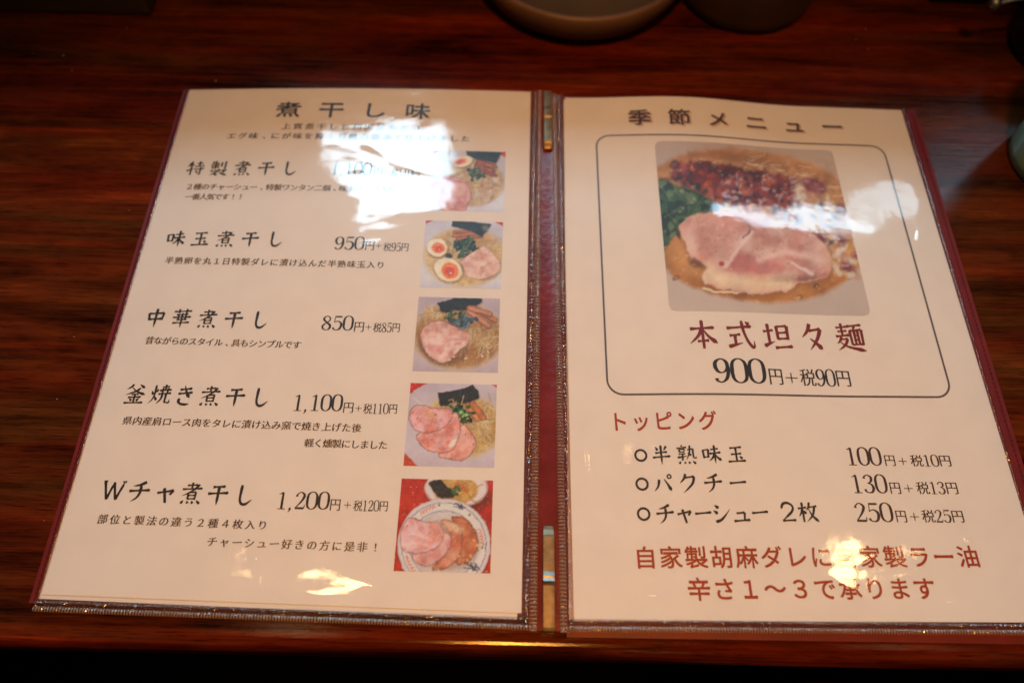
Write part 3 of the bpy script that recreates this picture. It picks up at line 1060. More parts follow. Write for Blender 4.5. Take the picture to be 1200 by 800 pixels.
def dish_small_4():
    p = Print([(101, 29), (862, 46), (840, 778), (36, 760)], 120, 118, (202, 162, 146))
    p.lay(np.ones_like(p.X), (204, 164, 148), var=(190, 150, 136), sc=300)
    p.poly([(95, 25), (250, 30), (170, 76), (95, 135)], (196, 44, 22))
    p.poly([(812, 42), (870, 42), (868, 80)], (196, 44, 22))
    p.poly([(30, 640), (100, 700), (172, 775), (30, 775)], (192, 66, 32))
    p.ell(560, 410, 345, 280, 10, (208, 162, 110), soft=50)
    p.ell(565, 405, 325, 262, 10, (202, 148, 88), soft=60, var=(184, 122, 60), sc=110)
    p.noodles((640, 250, 850, 520), 60, 5, 9, NOOD, length=130, alpha=.7)
    p.nori([(338, 120), (450, 108), (570, 78), (652, 42), (700, 110), (704, 172), (620, 205), (500, 232), (362, 242)], 29)
    p.noodles((430, 215, 640, 260), 14, 6, 7, NOOD, ang=-10, length=90)
    for i, (x0, y0, x1, y1) in enumerate([(610, 240, 690, 350), (650, 225, 740, 340)]):
        p.line([(x0, y0), (x1, y1)], 66, (124, 58, 24), soft=10)
        p.line([(x0, y0), (x1, y1)], 48, ((206, 122, 66), (192, 106, 54))[i], soft=14)
    p.greens([(490, 270), (530, 260), (570, 270), (540, 310), (590, 320), (560, 350), (580, 380), (500, 300)], 33, cols=((38, 52, 22), (58, 84, 34), (28, 36, 18)), r=34)
    for x, y in [(545, 298), (590, 318)]:
        p.ell(x, y, 20, 18, 0, (126, 150, 74), soft=6)
        p.ell(x, y, 9, 8, 0, (176, 178, 120), soft=5)
    p.meat([(545, 410), (620, 450), (680, 560), (650, 650), (560, 720), (430, 705), (345, 675), (400, 560)], (224, 152, 122), (214, 126, 98), CRUST, 51, edgew=13)
    p.meat([(170, 480), (330, 400), (480, 300), (530, 350), (540, 480), (490, 600), (420, 650), (320, 650), (230, 620), (150, 530)], (226, 156, 132), (212, 116, 90), CRUST, 52, edgew=12)
    p.poly([(470, 545), (505, 530), (500, 580), (440, 608), (430, 590)], (240, 206, 178), soft=10, alpha=.85)
    p.meat([(80, 320), (130, 240), (200, 232), (300, 258), (440, 264), (470, 340), (400, 430), (280, 480), (150, 465), (95, 390)], (226, 156, 136), (214, 118, 92), CRUST, 53, edgew=12)
    p.ell(270, 320, 60, 44, 20, (216, 130, 76), soft=40, alpha=.6)
    for x, y in [(320, 320), (160, 350), (118, 300), (585, 490), (655, 580)]:
        p.ell(x, y, 7, 12, 30, (150, 50, 50), soft=6, alpha=.7)
    p.line([(120, 165), (190, 216)], 7, (232, 190, 140), alpha=.7, soft=6)
    p.finish(4)
    return p


def dish_small_5():
    p = Print([(99, 31), (813, 48), (791, 771), (35, 752)], 124, 120, (188, 44, 26))
    p.lay(np.ones_like(p.X), (194, 48, 28), var=(166, 32, 20), sc=120)
    p.ell(560, 190, 250, 120, 0, (96, 24, 14), soft=40, alpha=.7)
    p.ell(523, 110, 248, 156, 0, (188, 146, 126), soft=6)
    p.ell(521, 106, 238, 148, 0, (222, 180, 158), soft=6, var=(206, 162, 140), sc=160)
    p.ell(520, 120, 174, 120, 0, (206, 150, 84), soft=16, var=(190, 120, 58), sc=60)
    p.noodles((430, 50, 660, 210), 60, 5, 9, ((150, 90, 34), (218, 156, 84), (202, 136, 62)), length=90)
    p.nori([(308, 68), (350, 42), (404, 38), (512, 160), (500, 184), (392, 190), (330, 110)], 35)
    p.line([(530, 80), (610, 130)], 36, (186, 94, 44), soft=14)
    p.greens([(500, 130), (525, 120), (520, 145)], 33, cols=((38, 58, 26), (70, 96, 44)), r=26)
    cx, cy = 428, 558
    p.ell(cx + 4, cy + 8, 368, 372, 0, (120, 26, 16), soft=26, alpha=.7)
    p.ell(cx, cy, 362, 364, 0, (206, 168, 148), soft=6)
    p.ell(cx, cy, 346, 346, 0, (218, 182, 160), soft=8)
    for r, w in [(334, 4), (327, 3), (268, 5), (258, 3)]:
        a = np.hypot(p.X - cx, (p.Y - cy))
        p.lay(np.clip((w / 2 - abs(a - r)) / 4 + .6, 0, 1) * .75, (88, 82, 100))
    p.ell(cx, cy, 254, 254, 0, (214, 176, 152), soft=20, var=(196, 156, 134), sc=120)
    for a in (-97, -48, 4, 162, 205):      # round dots between the rim ornaments
        p.ell(cx + 300 * math.cos(math.radians(a)), cy + 312 * math.sin(math.radians(a)), 10, 10, 0, (126, 110, 44), soft=4)
    for a0, col in ((-128, (208, 92, 60)), (-24, (208, 92, 60)), (140, (208, 92, 60))):
        for k in range(5):
            a = math.radians(a0 + k * 5)
            b = math.radians(a0 + k * 5 + 6)
            p.line([(cx + 286 * math.cos(a), cy + 292 * math.sin(a)), (cx + 312 * math.cos((a + b) / 2), cy + 318 * math.sin((a + b) / 2)), (cx + 296 * math.cos(b), cy + 300 * math.sin(b))], 9, col, alpha=.8, soft=6)
    for bx, by, sc in ((548, 250, 1.), (650, 715, 1.35)):   # dark blue key ornaments
        for dx, dy, ex, ey in [(-50, -14, 40, 14), (-30, -18, 30, 30), (-8, -18, 4, 26), (12, -12, 46, 22), (-46, 8, 20, 20), (20, -6, 14, 24)]:
            p.line([(bx + dx * sc, by + dy * sc), (bx + ex * sc, by + ey * sc)], 8 * sc, (40, 44, 66), alpha=.85, soft=5)
    p.ell(440, 560, 270, 190, 0, (150, 100, 76), soft=40, alpha=.5)
    p.meat([(480, 350), (580, 340), (660, 420), (700, 520), (680, 620), (600, 700), (520, 690), (560, 560), (560, 440)], (196, 110, 72), (180, 88, 56), (130, 66, 36), 61, edgew=20)
    p.meat([(400, 380), (480, 365), (560, 440), (575, 540), (540, 660), (430, 740), (330, 735), (440, 620), (480, 480)], (210, 132, 96), (192, 100, 70), (120, 58, 32), 62, edgew=14)
    p.ell(500, 420, 80, 34, 25, (226, 172, 128), soft=30, alpha=.7, wob=.6)
    p.meat([(300, 380), (420, 430), (490, 520), (450, 620), (330, 710), (220, 700), (180, 630), (260, 520)], (222, 160, 136), (206, 122, 104), (104, 48, 34), 63, edgew=10)
    p.meat([(95, 430), (160, 345), (240, 366), (310, 385), (390, 385), (430, 480), (390, 560), (300, 612), (190, 622), (95, 585)], (226, 168, 148), (216, 138, 120), (104, 48, 34), 64, edgew=10)
    p.poly([(310, 390), (388, 390), (422, 480), (380, 540), (320, 540), (300, 460)], (212, 122, 92), soft=30, alpha=.6, round=True)
    for q in [[(200, 380), (240, 470), (330, 520)], [(120, 560), (220, 540), (300, 560)], [(150, 480), (210, 470), (260, 500)]]:
        p.line(q, 12, (234, 186, 166), alpha=.6, soft=16)
    p.ell(140, 410, 9, 7, 0, (180, 60, 50), soft=5)
    for x, y in [(660, 520), (690, 560), (640, 640), (610, 670), (545, 640), (385, 745)]:
        p.ell(x, y, 14, 9, 40, (222, 168, 104), soft=8, alpha=.7)
    p.finish(5)
    return p


def dish_large():
    p = Print([(25, 21), (801, 59), (972, 782), (91, 762)], 250, 240, (196, 152, 122))
    p.lay(np.ones_like(p.X), (198, 154, 124), var=(186, 142, 116), sc=400)
    D = p.poly([(15, 180), (60, 130), (170, 85), (340, 62), (520, 78), (700, 125), (840, 210), (905, 330), (935, 470), (925, 585), (850, 655), (720, 705), (560, 730), (400, 720), (250, 690), (130, 640), (60, 560), (20, 400)], (194, 116, 52), round=True, soft=22, var=(176, 96, 40), sc=90)
    p.lay(np.clip((26 - abs(D - 26)) / 26, 0, 1) * .45, (150, 82, 32))
    p.lay(np.clip(D / 60, 0, 1) * .55, (218, 152, 92), var=(198, 124, 64), sc=110, seed=4)
    p.ell(520, 170, 330, 90, 8, (176, 104, 54), soft=70, alpha=.8, var=(206, 140, 90), sc=46)
    p.poly([(165, 72), (330, 78), (480, 92), (620, 130), (610, 170), (420, 140), (170, 98)], (164, 96, 50), soft=24, alpha=.9)
    g = np.random.default_rng(3)
    for k in range(46):
        a = g.uniform(0, 1)
        x, y = 360 + 480 * a, 120 + 130 * a + g.normal(0, 30)
        p.line([(x, y), (x + g.uniform(20, 70), y + g.normal(8, 12))], g.uniform(3, 7), ((220, 172, 124), (150, 84, 40), (232, 188, 144))[k % 3], alpha=.5, soft=7)
    # red minced topping
    p.poly([(80, 205), (180, 122), (300, 140), (420, 150), (520, 170), (650, 220), (660, 330), (520, 320), (420, 330), (300, 310), (220, 260), (140, 225)], (140, 46, 24), round=True, soft=26, wob=60, seed=5, var=(92, 28, 16), sc=46)
    cols = ((166, 56, 24), (118, 34, 20), (74, 28, 22), (186, 82, 40), (58, 30, 28), (150, 66, 56))
    for k in range(230):
        x = g.uniform(100, 660)
        y = 130 + (x - 100) * .17 + g.uniform(0, 165) * min(1, (x - 60) / 160)
        s_ = g.uniform(7, 22)
        p.ell(x, y, s_, s_ * g.uniform(.5, .9), g.uniform(0, 180), cols[g.integers(len(cols))], soft=7, alpha=.8, wob=.5, seed=k)
    for k in range(60):
        x = g.uniform(330, 640)
        y = g.uniform(180, 330)
        p.ell(x, y, g.uniform(5, 16), g.uniform(4, 9), g.uniform(0, 180), ((190, 130, 110), (90, 60, 74), (206, 150, 126))[k % 3], soft=7, alpha=.6)
    # right hand crumbs and red peppercorns
    for k in range(150):
        x = g.uniform(640, 920)
        y = 210 + (x - 640) * .5 + g.uniform(-10, 300)
        p.ell(x, y, g.uniform(8, 26), g.uniform(6, 18), g.uniform(0, 180), ((214, 164, 124), (190, 118, 76), (226, 184, 148), (150, 96, 84), (172, 110, 80))[k % 5], soft=9, alpha=.6 * np.clip(p.inside([(640, 200), (840, 220), (930, 470), (910, 600), (700, 620)]) / 40 + .4, 0, 1).max(), wob=.5, seed=k)
    for x, y, r in [(735, 232, 52), (700, 215, 34), (740, 465, 38), (872, 586, 30), (855, 335, 26), (850, 470, 22), (912, 540, 20)]:
        p.ell(x, y, r, r * .72, 8, (158, 78, 62), soft=16, wob=.5, seed=int(x), var=(120, 52, 46), sc=20)
        p.ell(x - r * .25, y - r * .25, r * .3, r * .2, 0, (206, 130, 110), soft=10, alpha=.6)
    for x, y in [(760, 318), (708, 505), (716, 470), (760, 560), (730, 660), (800, 480)]:
        p.ell(x, y, 16, 9, g.uniform(0, 180), (70, 62, 66), soft=7, alpha=.8, wob=.5)
    # leaves on the left
    p.poly([(40, 220), (110, 230), (200, 260), (290, 320), (280, 370), (190, 390), (120, 440), (80, 510), (50, 500)], (62, 66, 34), round=True, soft=16, var=(38, 44, 26), sc=40)
    for k in range(90):
        x = g.uniform(40, 290)
        y = 230 + (x - 40) * .45 + g.uniform(-20, 260) * (1 - (x - 40) / 300)
        a = g.uniform(0, 180)
        p.ell(x, y, g.uniform(14, 40), g.uniform(8, 18), a, ((50, 60, 30), (84, 92, 50), (34, 42, 26), (112, 110, 64), (66, 78, 44))[k % 5], soft=6, alpha=.85, wob=.3, seed=k)
    for k in range(26):
        x, y = g.uniform(60, 270), g.uniform(250, 450)
        p.line([(x, y), (x + g.normal(0, 40), y + g.normal(0, 24))], 3, (132, 128, 84), alpha=.5 if y < 470 - x * .5 else 0, soft=4)
    # big slice of roast pork
    P = [(135, 415), (190, 372), (300, 350), (430, 350), (560, 372), (680, 420), (760, 480), (800, 560), (780, 620), (650, 660), (560, 690), (400, 690), (270, 672), (230, 640), (250, 600), (190, 560), (150, 470)]
    p.poly([(x + 4, y + 14) for x, y in P], (136, 66, 26), round=True, soft=40, alpha=.8)
    D = p.poly(P, (222, 162, 130), round=True, soft=8, wob=16, seed=13, var=(202, 126, 98), sc=80)
    M = np.clip(D / 12, 0, 1)
    p.lay(M * np.clip(1 - D / 26, 0, 1) * .55, (206, 140, 96))
    for P2, c, al in [([(330, 580), (420, 530), (560, 560), (600, 600), (470, 632), (340, 622)], (200, 106, 88), .75), ([(600, 545), (700, 560), (780, 600), (700, 625)], (196, 116, 92), .6),
                      ([(520, 645), (640, 615), (800, 610), (780, 630), (640, 660)], (150, 82, 62), .75), ([(190, 400), (300, 380), (380, 470), (330, 570), (220, 520)], (212, 134, 104), .5)]:
        p.lay(np.clip(p.inside(p.smooth(P2)) / 26 + .3, 0, 1) * M * al, c, var=tuple(int(v * .93) for v in c), sc=30)
    for q, c, w in [([(230, 650), (250, 600), (300, 640), (460, 655), (620, 660)], (230, 178, 128), 46), ([(330, 590), (400, 500), (450, 440)], (234, 176, 146), 16), ([(620, 570), (720, 610)], (238, 186, 156), 10), ([(480, 560), (600, 520), (700, 540)], (230, 170, 138), 22)]:
        D2 = np.full(p.X.shape, 1e9)
        for a, b in zip(q[:-1], q[1:]):
            D2 = np.minimum(D2, p.segdist(np.array(a, float), np.array(b, float)))
        p.lay(np.clip(1 - D2 / w, 0, 1) * M * .8, c)
    for k in range(120):
        x, y = g.uniform(200, 700), g.uniform(370, 560)
        p.ell(x, y, 3, 2.4, 0, (150, 80, 66), soft=3, alpha=.55)
    p.line([(432, 388), (442, 430), (415, 466)], 6, (120, 56, 52), alpha=.8, soft=4)
    p.ell(205, 575, 32, 14, 35, (130, 72, 40), soft=14)
    p.ell(318, 578, 12, 10, 0, (190, 70, 54), soft=6)
    p.line([(232, 676), (300, 690), (388, 692)], 6, (240, 196, 140), alpha=.9, soft=4)
    for x, y, r in [(122, 634, 16), (655, 704, 14), (735, 665, 14), (450, 700, 9), (520, 712, 7)]:
        p.ell(x, y, r, r * .7, 0, (120, 66, 28), soft=5, alpha=.8)
        p.ell(x, y, r * .6, r * .42, 0, (190, 120, 60), soft=5)
    p.finish(6, .04, 9., 1.7, .85, .6)
    return p


def print_mesh(root, name, side, corners, p, dz, m, radius=0.):
    nv, nu = p.X.shape
    s, t = quad(corners, nu, nv)
    F = grid_faces(nu, nv)
    if radius:
        # round the corners by dropping the little squares outside the arc
        U = np.linspace(0, 1, nu) * abs(corners[1][0] - corners[0][0])
        Vv = np.linspace(0, 1, nv) * abs(corners[0][1] - corners[3][1])
        W_, H_ = U[-1], Vv[-1]

        def out(i, j):
            x, y = U[i], Vv[j]
            x = min(x, W_ - x)
            y = min(y, H_ - y)
            return x < radius and y < radius and math.hypot(radius - x, radius - y) > radius
        F = [f for f in F if not (out(f[0] % nu, f[0] // nu) or out(f[2] % nu, f[2] // nu))]
    F = [f[::-1] for f in F]
    o = mesh(name, page(side, s, t, dz).reshape(-1, 3), F, m, root)
    ca = o.data.color_attributes.new('ink', 'FLOAT_COLOR', 'POINT')
    C = np.ones((nu * nv, 4))
    C[:, :3] = p.C.reshape(-1, 3)
    ca.data.foreach_set('color', C.ravel())
    return o


# ------------------------------------------------------------------ materials
M_WOOD = wood('varnished_wood')
M_PAPER = noisy('paper', (.76, .735, .70), (.80, .775, .74), 60, .62)
M_UNDER = noisy('backing_paper', (.74, .71, .66), (.79, .76, .71), 60, .65)
M_RED = noisy('red_leatherette', (.115, .0035, .005), (.16, .006, .0075), 90, .5, .00012, 2600)
M_SPINE = noisy('red_spine_vinyl', (.12, .010, .010), (.19, .018, .017), 70, .26, .0002, 300)
M_FILM = clear_film('clear_pocket_film', (1, 1, 1), 1.9, .028, smudge=True, bump=.000016, bscale=260)
M_BIND = clear_film('clear_ribbed_vinyl', (.84, .66, .56), 3.4, .12, cloud=.13, cloudcol=(.62, .40, .28), bump=.0004, bscale=700)
M_WELD = clear_film('clear_welded_vinyl', (.80, .60, .48), 3.2, .08, cloud=.06, cloudcol=(.55, .33, .20), bump=.0009, bscale=420)
M_BRASS = noisy('worn_brass', (.17, .125, .07), (.29, .215, .125), 260, .44, .00004, 900, metal=.6)
M_STEEL = noisy('worn_steel_edge', (.20, .19, .18), (.32, .31, .29), 300, .42, metal=1.)
M_BLACKINK = simple('black_ink', (.018, .014, .016), .5)
M_BROWNINK = simple('brown_black_ink', (.045, .020, .018), .5)
M_REDINK = simple('dark_red_ink', (.18, .012, .009), .5)
M_ORANGEINK = simple('vermilion_ink', (.34, .036, .012), .5)
M_GREYINK = simple('grey_ink', (.10, .085, .10), .5)
M_SHADEINK = simple('printed_drop_shadow_ink', (.55, .40, .36), .6)
M_PHOTO, n_, l_, b_ = mat('printed_photo_ink')
a_ = n_.new('ShaderNodeVertexColor')
a_.layer_name = 'ink'
l_.new(a_.outputs['Color'], b_.inputs['Base Color'])
b_.inputs['Roughness'].default_value = .5

# ------------------------------------------------------------------ the setting: floor, counter
mesh('floor', [(-4, -4, -.75), (4, -4, -.75), (4, 4, -.75), (-4, 4, -.75)], [(0, 1, 2, 3)], noisy('dark_floor', (.0015, .0014, .0014), (.0025, .0022, .0022), 6, .9, spec=.03))['kind'] = 'structure'

TZ = -.0045
prof = []
Y0, RAD = -.0165, .006
for k in range(9):
    a = math.pi / 2 * k / 8
    prof.append((Y0 + RAD - RAD * math.sin(a), TZ - RAD + RAD * math.cos(a)))
prof = [(1.1, TZ), (.5, TZ), (.2, TZ)] + prof + [(Y0, TZ - .045), (Y0 + .02, TZ - .046), (1.1, TZ - .046)]
xs = np.linspace(-.9, .9, 19)
V = [(x, y, z) for x in xs for y, z in prof]
n = len(prof)
F = [(i * n + j, i * n + j + 1, (i + 1) * n + j + 1, (i + 1) * n + j) for i in range(len(xs) - 1) for j in range(n - 1)]
counter = mesh('wooden_counter', V, F, M_WOOD, smooth=False, loc=(0, .5, TZ - .046))
thing(counter, 'dark red-brown varnished wooden counter the open menu lies on', 'counter')

# unseen ledge added at the counter back, shading the menu's far end from daylight
bevel_box('shading_ledge', (-.9, .52, TZ + .0005), (.9, .54, .262), .004, M_WOOD, counter)

# ------------------------------------------------------------------ menu folder
folder = empty('menu_folder', (0, .145, TZ))
thing(folder, 'open dark red menu folder with clear pockets and brass clips, lying on the wooden counter', 'menu')


def board(side, s0, s1, t0, t1):
    nu, nv = 24, 16
    s, t = quad([(s0, t1), (s1, t1), (s1, t0), (s0, t0)], nu, nv)
    top = page(side, s, t)
    top[..., 2] = np.maximum(page_h(side, s, t) - .0019, -.0018)
    e = np.minimum.reduce([np.abs(s - s1 / 1000), np.abs(t - t0 / 1000), np.abs(t - t1 / 1000)])
    top[..., 2] -= .0006 * (e < .0008)
    bot = top.copy()
    bot[..., 2] = TZ + .0001
    N = nu * nv
    F = grid_faces(nu, nv)
    ring = list(range(nu)) + [j * nu + nu - 1 for j in range(1, nv)] + [(nv - 1) * nu + i for i in range(nu - 2, -1, -1)] + [j * nu for j in range(nv - 2, 0, -1)]
    F += [(a, b, b + N, a + N) for a, b in zip(ring, ring[1:] + ring[:1])]
    return mesh('cover_board', np.concatenate([top.reshape(-1, 3), bot.reshape(-1, 3)]), F, M_RED, folder)


board('L', -4, 216.2, -1.5, 299.8)
board('R', -4, 220.0, -7.4, 299.6)


def tube_line(name, side, pts, w, m, root, dz):
    """a row of stitches pressed into the cover"""
    V, F = [], []
    for (s0, t0, s1, t1) in pts:
        a = page(side, s0 / 1000, t0 / 1000)
        b = page(side, s1 / 1000, t1 / 1000)
        for q in (a, b):
            q[2] = max(q[2] - .0019, -.0018) + dz
        d = (b - a)
        d /= np.linalg.norm(d)
        nn = np.array([-d[1], d[0], 0]) * w / 2
        o = len(V)
        up = np.array([0, 0, w * .7])
        V += [a - nn, a + up, a + nn, b - nn, b + up, b + nn]
        F += [(o, o + 1, o + 4, o + 3), (o + 1, o + 2, o + 5, o + 4)]
    return mesh(name, V, F, m, root)


M_THREAD = simple('dark_red_thread', (.09, .004, .006), .7)
st = []
for k in range(118):
    st.append((214.0, -1 + k * 2.55, 214.0, -1 + k * 2.55 + 1.7))
for k in range(84):
    st.append((3 + k * 2.5, 298.3, 3 + k * 2.5 + 1.6, 298.3))
tube_line('stitching', 'L', st, .00045, M_THREAD, folder, .00004)
st = []
for k in range(118):
    st.append((217.4, -5 + k * 2.55, 217.4, -5 + k * 2.55 + 1.7))
for k in range(86):
    st.append((3 + k * 2.5, 298.2, 3 + k * 2.5 + 1.6, 298.2))
tube_line('stitching', 'R', st, .00045, M_THREAD, folder, .00004)

# spine: soft vinyl strip, slightly dished
nu, nv = 17, 60
u = np.linspace(-1, 1, nu)
yy = np.linspace(-.0062, .2995, nv)
V = [(x * .0098, y, .0030 + .0016 * abs(x) ** 2 + .0003 * mnoise.noise(Vector((x * .6, y * 40, 2)))) for y in yy for x in u]
mesh('spine', V, grid_faces(nu, nv), M_SPINE, folder, smooth=True)

# under and top sheets of paper (each its own thing)
UL = sheet('menu_sheet', 'L', [(211.4, 296.4), (1.6, 296.6), (1.6, -3.0), (211.1, .1)], .0000, .00022, M_UNDER)
thing(UL, 'white backing sheet showing as a thin strip below the left menu page', 'paper')
TL = sheet('menu_sheet', 'L', [(211., 297.), (.2, 297.6), (-.2, -.6), (209.9, 1.9)], .00034, .00024, M_PAPER)
thing(TL, 'left menu page with five ramen photos and prices', 'menu page')
UR = sheet('menu_sheet', 'R', [(.4, 294.6), (209.5, 295.4), (210.4, 2.), (-2.9, -.2)], .0000, .00022, M_UNDER)
thing(UR, 'white backing sheet peeping out along the inner edge of the right menu page', 'paper')


def curl(s, t):   # the top inner corner dips towards the spine
    return -.0022 * np.exp(-np.clip(s, 0, 1) / .012) * np.clip(t / .297, 0, 1) ** 6


TR = sheet('menu_sheet', 'R', [(1.3, 295.8), (209.4, 296.1), (211., 1.5), (-1.5, -1.)], .00034, .00024, M_PAPER)
thing(TR, 'right menu page with one large ramen photo in a ruled frame and topping prices', 'menu page')
DZ = .00034

# ---- lettering of the left page
JOBS = []   # root, name, side, text, style, a, b, em height, em width, material, shift
for text, a, b, eh, ew, st_ in [
    ('煮干し味', (145.9, 280.2), (67.9, 279.8), 12.6, 15.6, 'rei'),
    ('特製煮干し', (193.4, 236.), (138., 236.), 11.2, 11.0, 'head'),
    ('味玉煮干し', (193.7, 187.6), (138.2, 187.6), 11.2, 11.0, 'head'),
    ('中華煮干し', (192.8, 138.6), (137.8, 138.1), 11.4, 11.0, 'head'),
    ('釜焼き煮干し', (192.7, 96.2), (129.8, 95.5), 11.2, 11.0, 'head'),
    ('Wチャ煮干し', (190.8, 48.2), (128.8, 47.3), 10.8, 11.0, 'head'),
]:
    JOBS.append((TL, 'page_heading' if st_ == 'rei' else 'dish_name', 'L', text, st_, a, b, eh, ew, M_BLACKINK, (0, 0)))
for text, a, b, eh, ew in [
    ('上質煮干しと利尻昆布から', (145.3, 267.1), (67.5, 266.7), 5.0, 5.7),
    ('エグ味、にが味を抑え有機白醤油で仕上げました', (177., 260.), (38., 259.3), 5.0, 5.7),
    ('２種のチャーシュー、特製ワンタン二個、味玉ハーフ入り', (194., 222.9), (77.5, 221.8), 4.7, 4.75),
    ('一番人気です！！', (192.8, 215.9), (163.3, 215.7), 4.6, 4.7),
    ('半熟卵を丸１日特製ダレに漬け込んだ半熟味玉入り', (194., 173.6), (78.8, 172.), 4.8, 4.8),
    ('昔ながらのスタイル、具もシンプルです', (192.8, 125.6), (116.5, 124.1), 4.6, 4.7),
    ('県内産肩ロース肉をタレに漬け込み窯で焼き上げた後', (192.9, 82.4), (80.7, 80.8), 4.6, 4.8),
    ('軽く燻製にしました', (102.5, 72.9), (67.1, 72.6), 4.5, 4.7),
    ('部位と製法の違う２種４枚入り', (192., 35.), (118., 33.9), 4.6, 4.8),
    ('チャーシュー好きの方に是非！', (139.5, 26.1), (65.9, 25.3), 4.6, 4.8),
]:
    JOBS.append((TL, 'description_text', 'L', text, 'kai', a, b, eh, ew, M_BROWNINK, (0, 0)))

# ---- lettering of the right page
JOBS.append((TR, 'heading_shadow', 'R', '季節メニュー', 'rei', (45.3, 279.8), (163.1, 280.6), 12.6, 14.0, M_SHADEINK, (1.1, -1.0)))
JOBS.append((TR, 'page_heading', 'R', '季節メニュー', 'rei', (45.3, 279.8), (163.1, 280.6), 12.6, 14.0, M_BROWNINK, (0, 0)))
JOBS.append((TR, 'dish_name', 'R', '本式坦々麺', 'head', (68.4, 136.5), (146.1, 138.2), 17.4, 15.4, M_REDINK, (0, 0)))
JOBS.append((TR, 'topping_heading', 'R', 'トッピング', 'rei', (22.9, 89.0), (66.2, 90.3), 10.4, 9.6, M_ORANGEINK, (0, 0)))
for text, a, b in [('半熟味玉', (42.3, 72.8), (78., 73.8)), ('パクチー', (42., 59.0), (77.2, 60.2)), ('チャーシュー', (41.9, 45.2), (85.8, 46.6)), ('２枚', (99., 47.1), (108.4, 47.3))]:
    JOBS.append((TR, 'topping_name', 'R', text, 'head', a, b, 9.8, 9.6 if len(text) < 6 else 9.2, M_BLACKINK, (0, 0)))
JOBS.append((TR, 'footer_text', 'R', '自家製胡麻ダレに自家製ラー油', 'rei', (31.6, 25.7), (179.1, 28.9), 10.0, 10.4, M_ORANGEINK, (0, 0)))
JOBS.append((TR, 'footer_text', 'R', '辛さ１〜３で承ります', 'rei', (54.2, 12.7), (155.5, 14.8), 10.0, 10.4, M_ORANGEINK, (0, 0)))

chars = sorted({c for j in JOBS for c in j[3] if c not in ' 　'} | set('円税'))
OUT = outlines(chars)
GL = {}
for j in JOBS:
    for c in j[3]:
        if c not in ' 　' and (c, j[4]) not in GL:
            L = OUT[c]
            mxx = max(q[:, 0].max() for q in L)
            L = [q + [0.0 if mxx > .66 else .5 - mxx / 2 - .02, 0] for q in L]
            GL[(c, j[4])] = tess(reshape_glyph(L, j[4]))
for c in '円税':
    GL[(c, 'min')] = tess(reshape_glyph(OUT[c], 'min'))
for k, (root, name, side, text, st_, a, b, eh, ew, m, sh) in enumerate(JOBS):
    write(root, name, side, text, st_, a, b, eh, ew, m, DZ + (.00003 if name != 'heading_shadow' else 0), GL, sh)

for segs in [
    [('1,100', 114.2, 90.5, 235.7, 236, 8.6), ('円', 89.4, 83.9, 234.2, 234.2, 5.8), ('+', 83.0, 80.4, 234, 234, 5), ('税110円', 79.4, 62.6, 233.4, 233.6, 5.3)],
    [('950', 105.4, 88.9, 185.4, 185.6, 8.2), ('円', 88.6, 83.2, 184.2, 184.3, 6.1), ('+', 82.7, 79.5, 184.4, 184.4, 5.2), ('税95円', 78.4, 64.6, 183.4, 183.6, 5.4)],
    [('850', 105.6, 89.0, 136.8, 137., 8.2), ('円', 88.7, 83.1, 135., 135.1, 6.0), ('+', 82.6, 79.6, 135.1, 135.1, 5.), ('税85円', 78.6, 64.7, 134.7, 135., 5.4)],
    [('1,100', 113.5, 89., 93., 93.5, 8.4), ('円', 88.7, 83.2, 91.1, 91.2, 5.7), ('+', 82.5, 79.4, 91., 91., 5.), ('税110円', 78.6, 61.9, 90.6, 91., 5.2)],
    [('1,200', 113.5, 88.9, 45.2, 45.7, 7.9), ('円', 88.7, 83.5, 43.9, 44., 5.6), ('+', 82.1, 78.8, 44.1, 44.1, 5.), ('税120円', 77.7, 61.7, 43.6, 43.9, 4.9)],
]:
    price(TL, 'price_text', 'L', segs, M_BLACKINK, DZ, GL)
for segs in [
    [('900', 71.5, 98.4, 116.6, 117.2, 13.0), ('円', 99.4, 107.2, 114.6, 114.8, 9.2), ('+', 108.1, 114.5, 114.6, 114.6, 9.), ('税90円', 115.8, 142.2, 114.7, 115.3, 9.2)],
    [('100', 131.4, 148.9, 74.5, 74.9, 8.8), ('円', 149.9, 155.6, 73., 73.2, 5.7), ('+', 157., 161., 73., 73.1, 6.), ('税10円', 162.8, 182.9, 73.1, 73.6, 5.7)],
    [('130', 131.4, 148.8, 61.2, 61.6, 8.8), ('円', 149.5, 155.2, 59.7, 59.8, 5.8), ('+', 156.6, 160.8, 59.8, 59.9, 6.), ('税13円', 162.6, 182.8, 59.9, 60.4, 5.9)],
    [('250', 130.4, 148.6, 47.8, 48.2, 8.7), ('円', 149.4, 155., 46.5, 46.6, 5.8), ('+', 156.4, 160.5, 46.6, 46.7, 6.), ('税25円', 162., 182.1, 46.7, 47.1, 5.8)],
]:
    price(TR, 'price_text', 'R', segs, M_BROWNINK if segs[0][0] != '900' else M_BLACKINK, DZ, GL)

for c in [(32.6, 72.4), (32.3, 58.7), (32.1, 44.9)]:
    v, f = ribbon([(2.6 * math.cos(a), 2.6 * math.sin(a), 1.05) for a in np.linspace(0, 2 * math.pi, 13)[:-1]], True, 4)
    mesh('list_ring', place('R', v / 1000, np.array(c) / 1000, (1, 0), (0, 1), DZ + INK_Z), f, M_BLACKINK, TR)

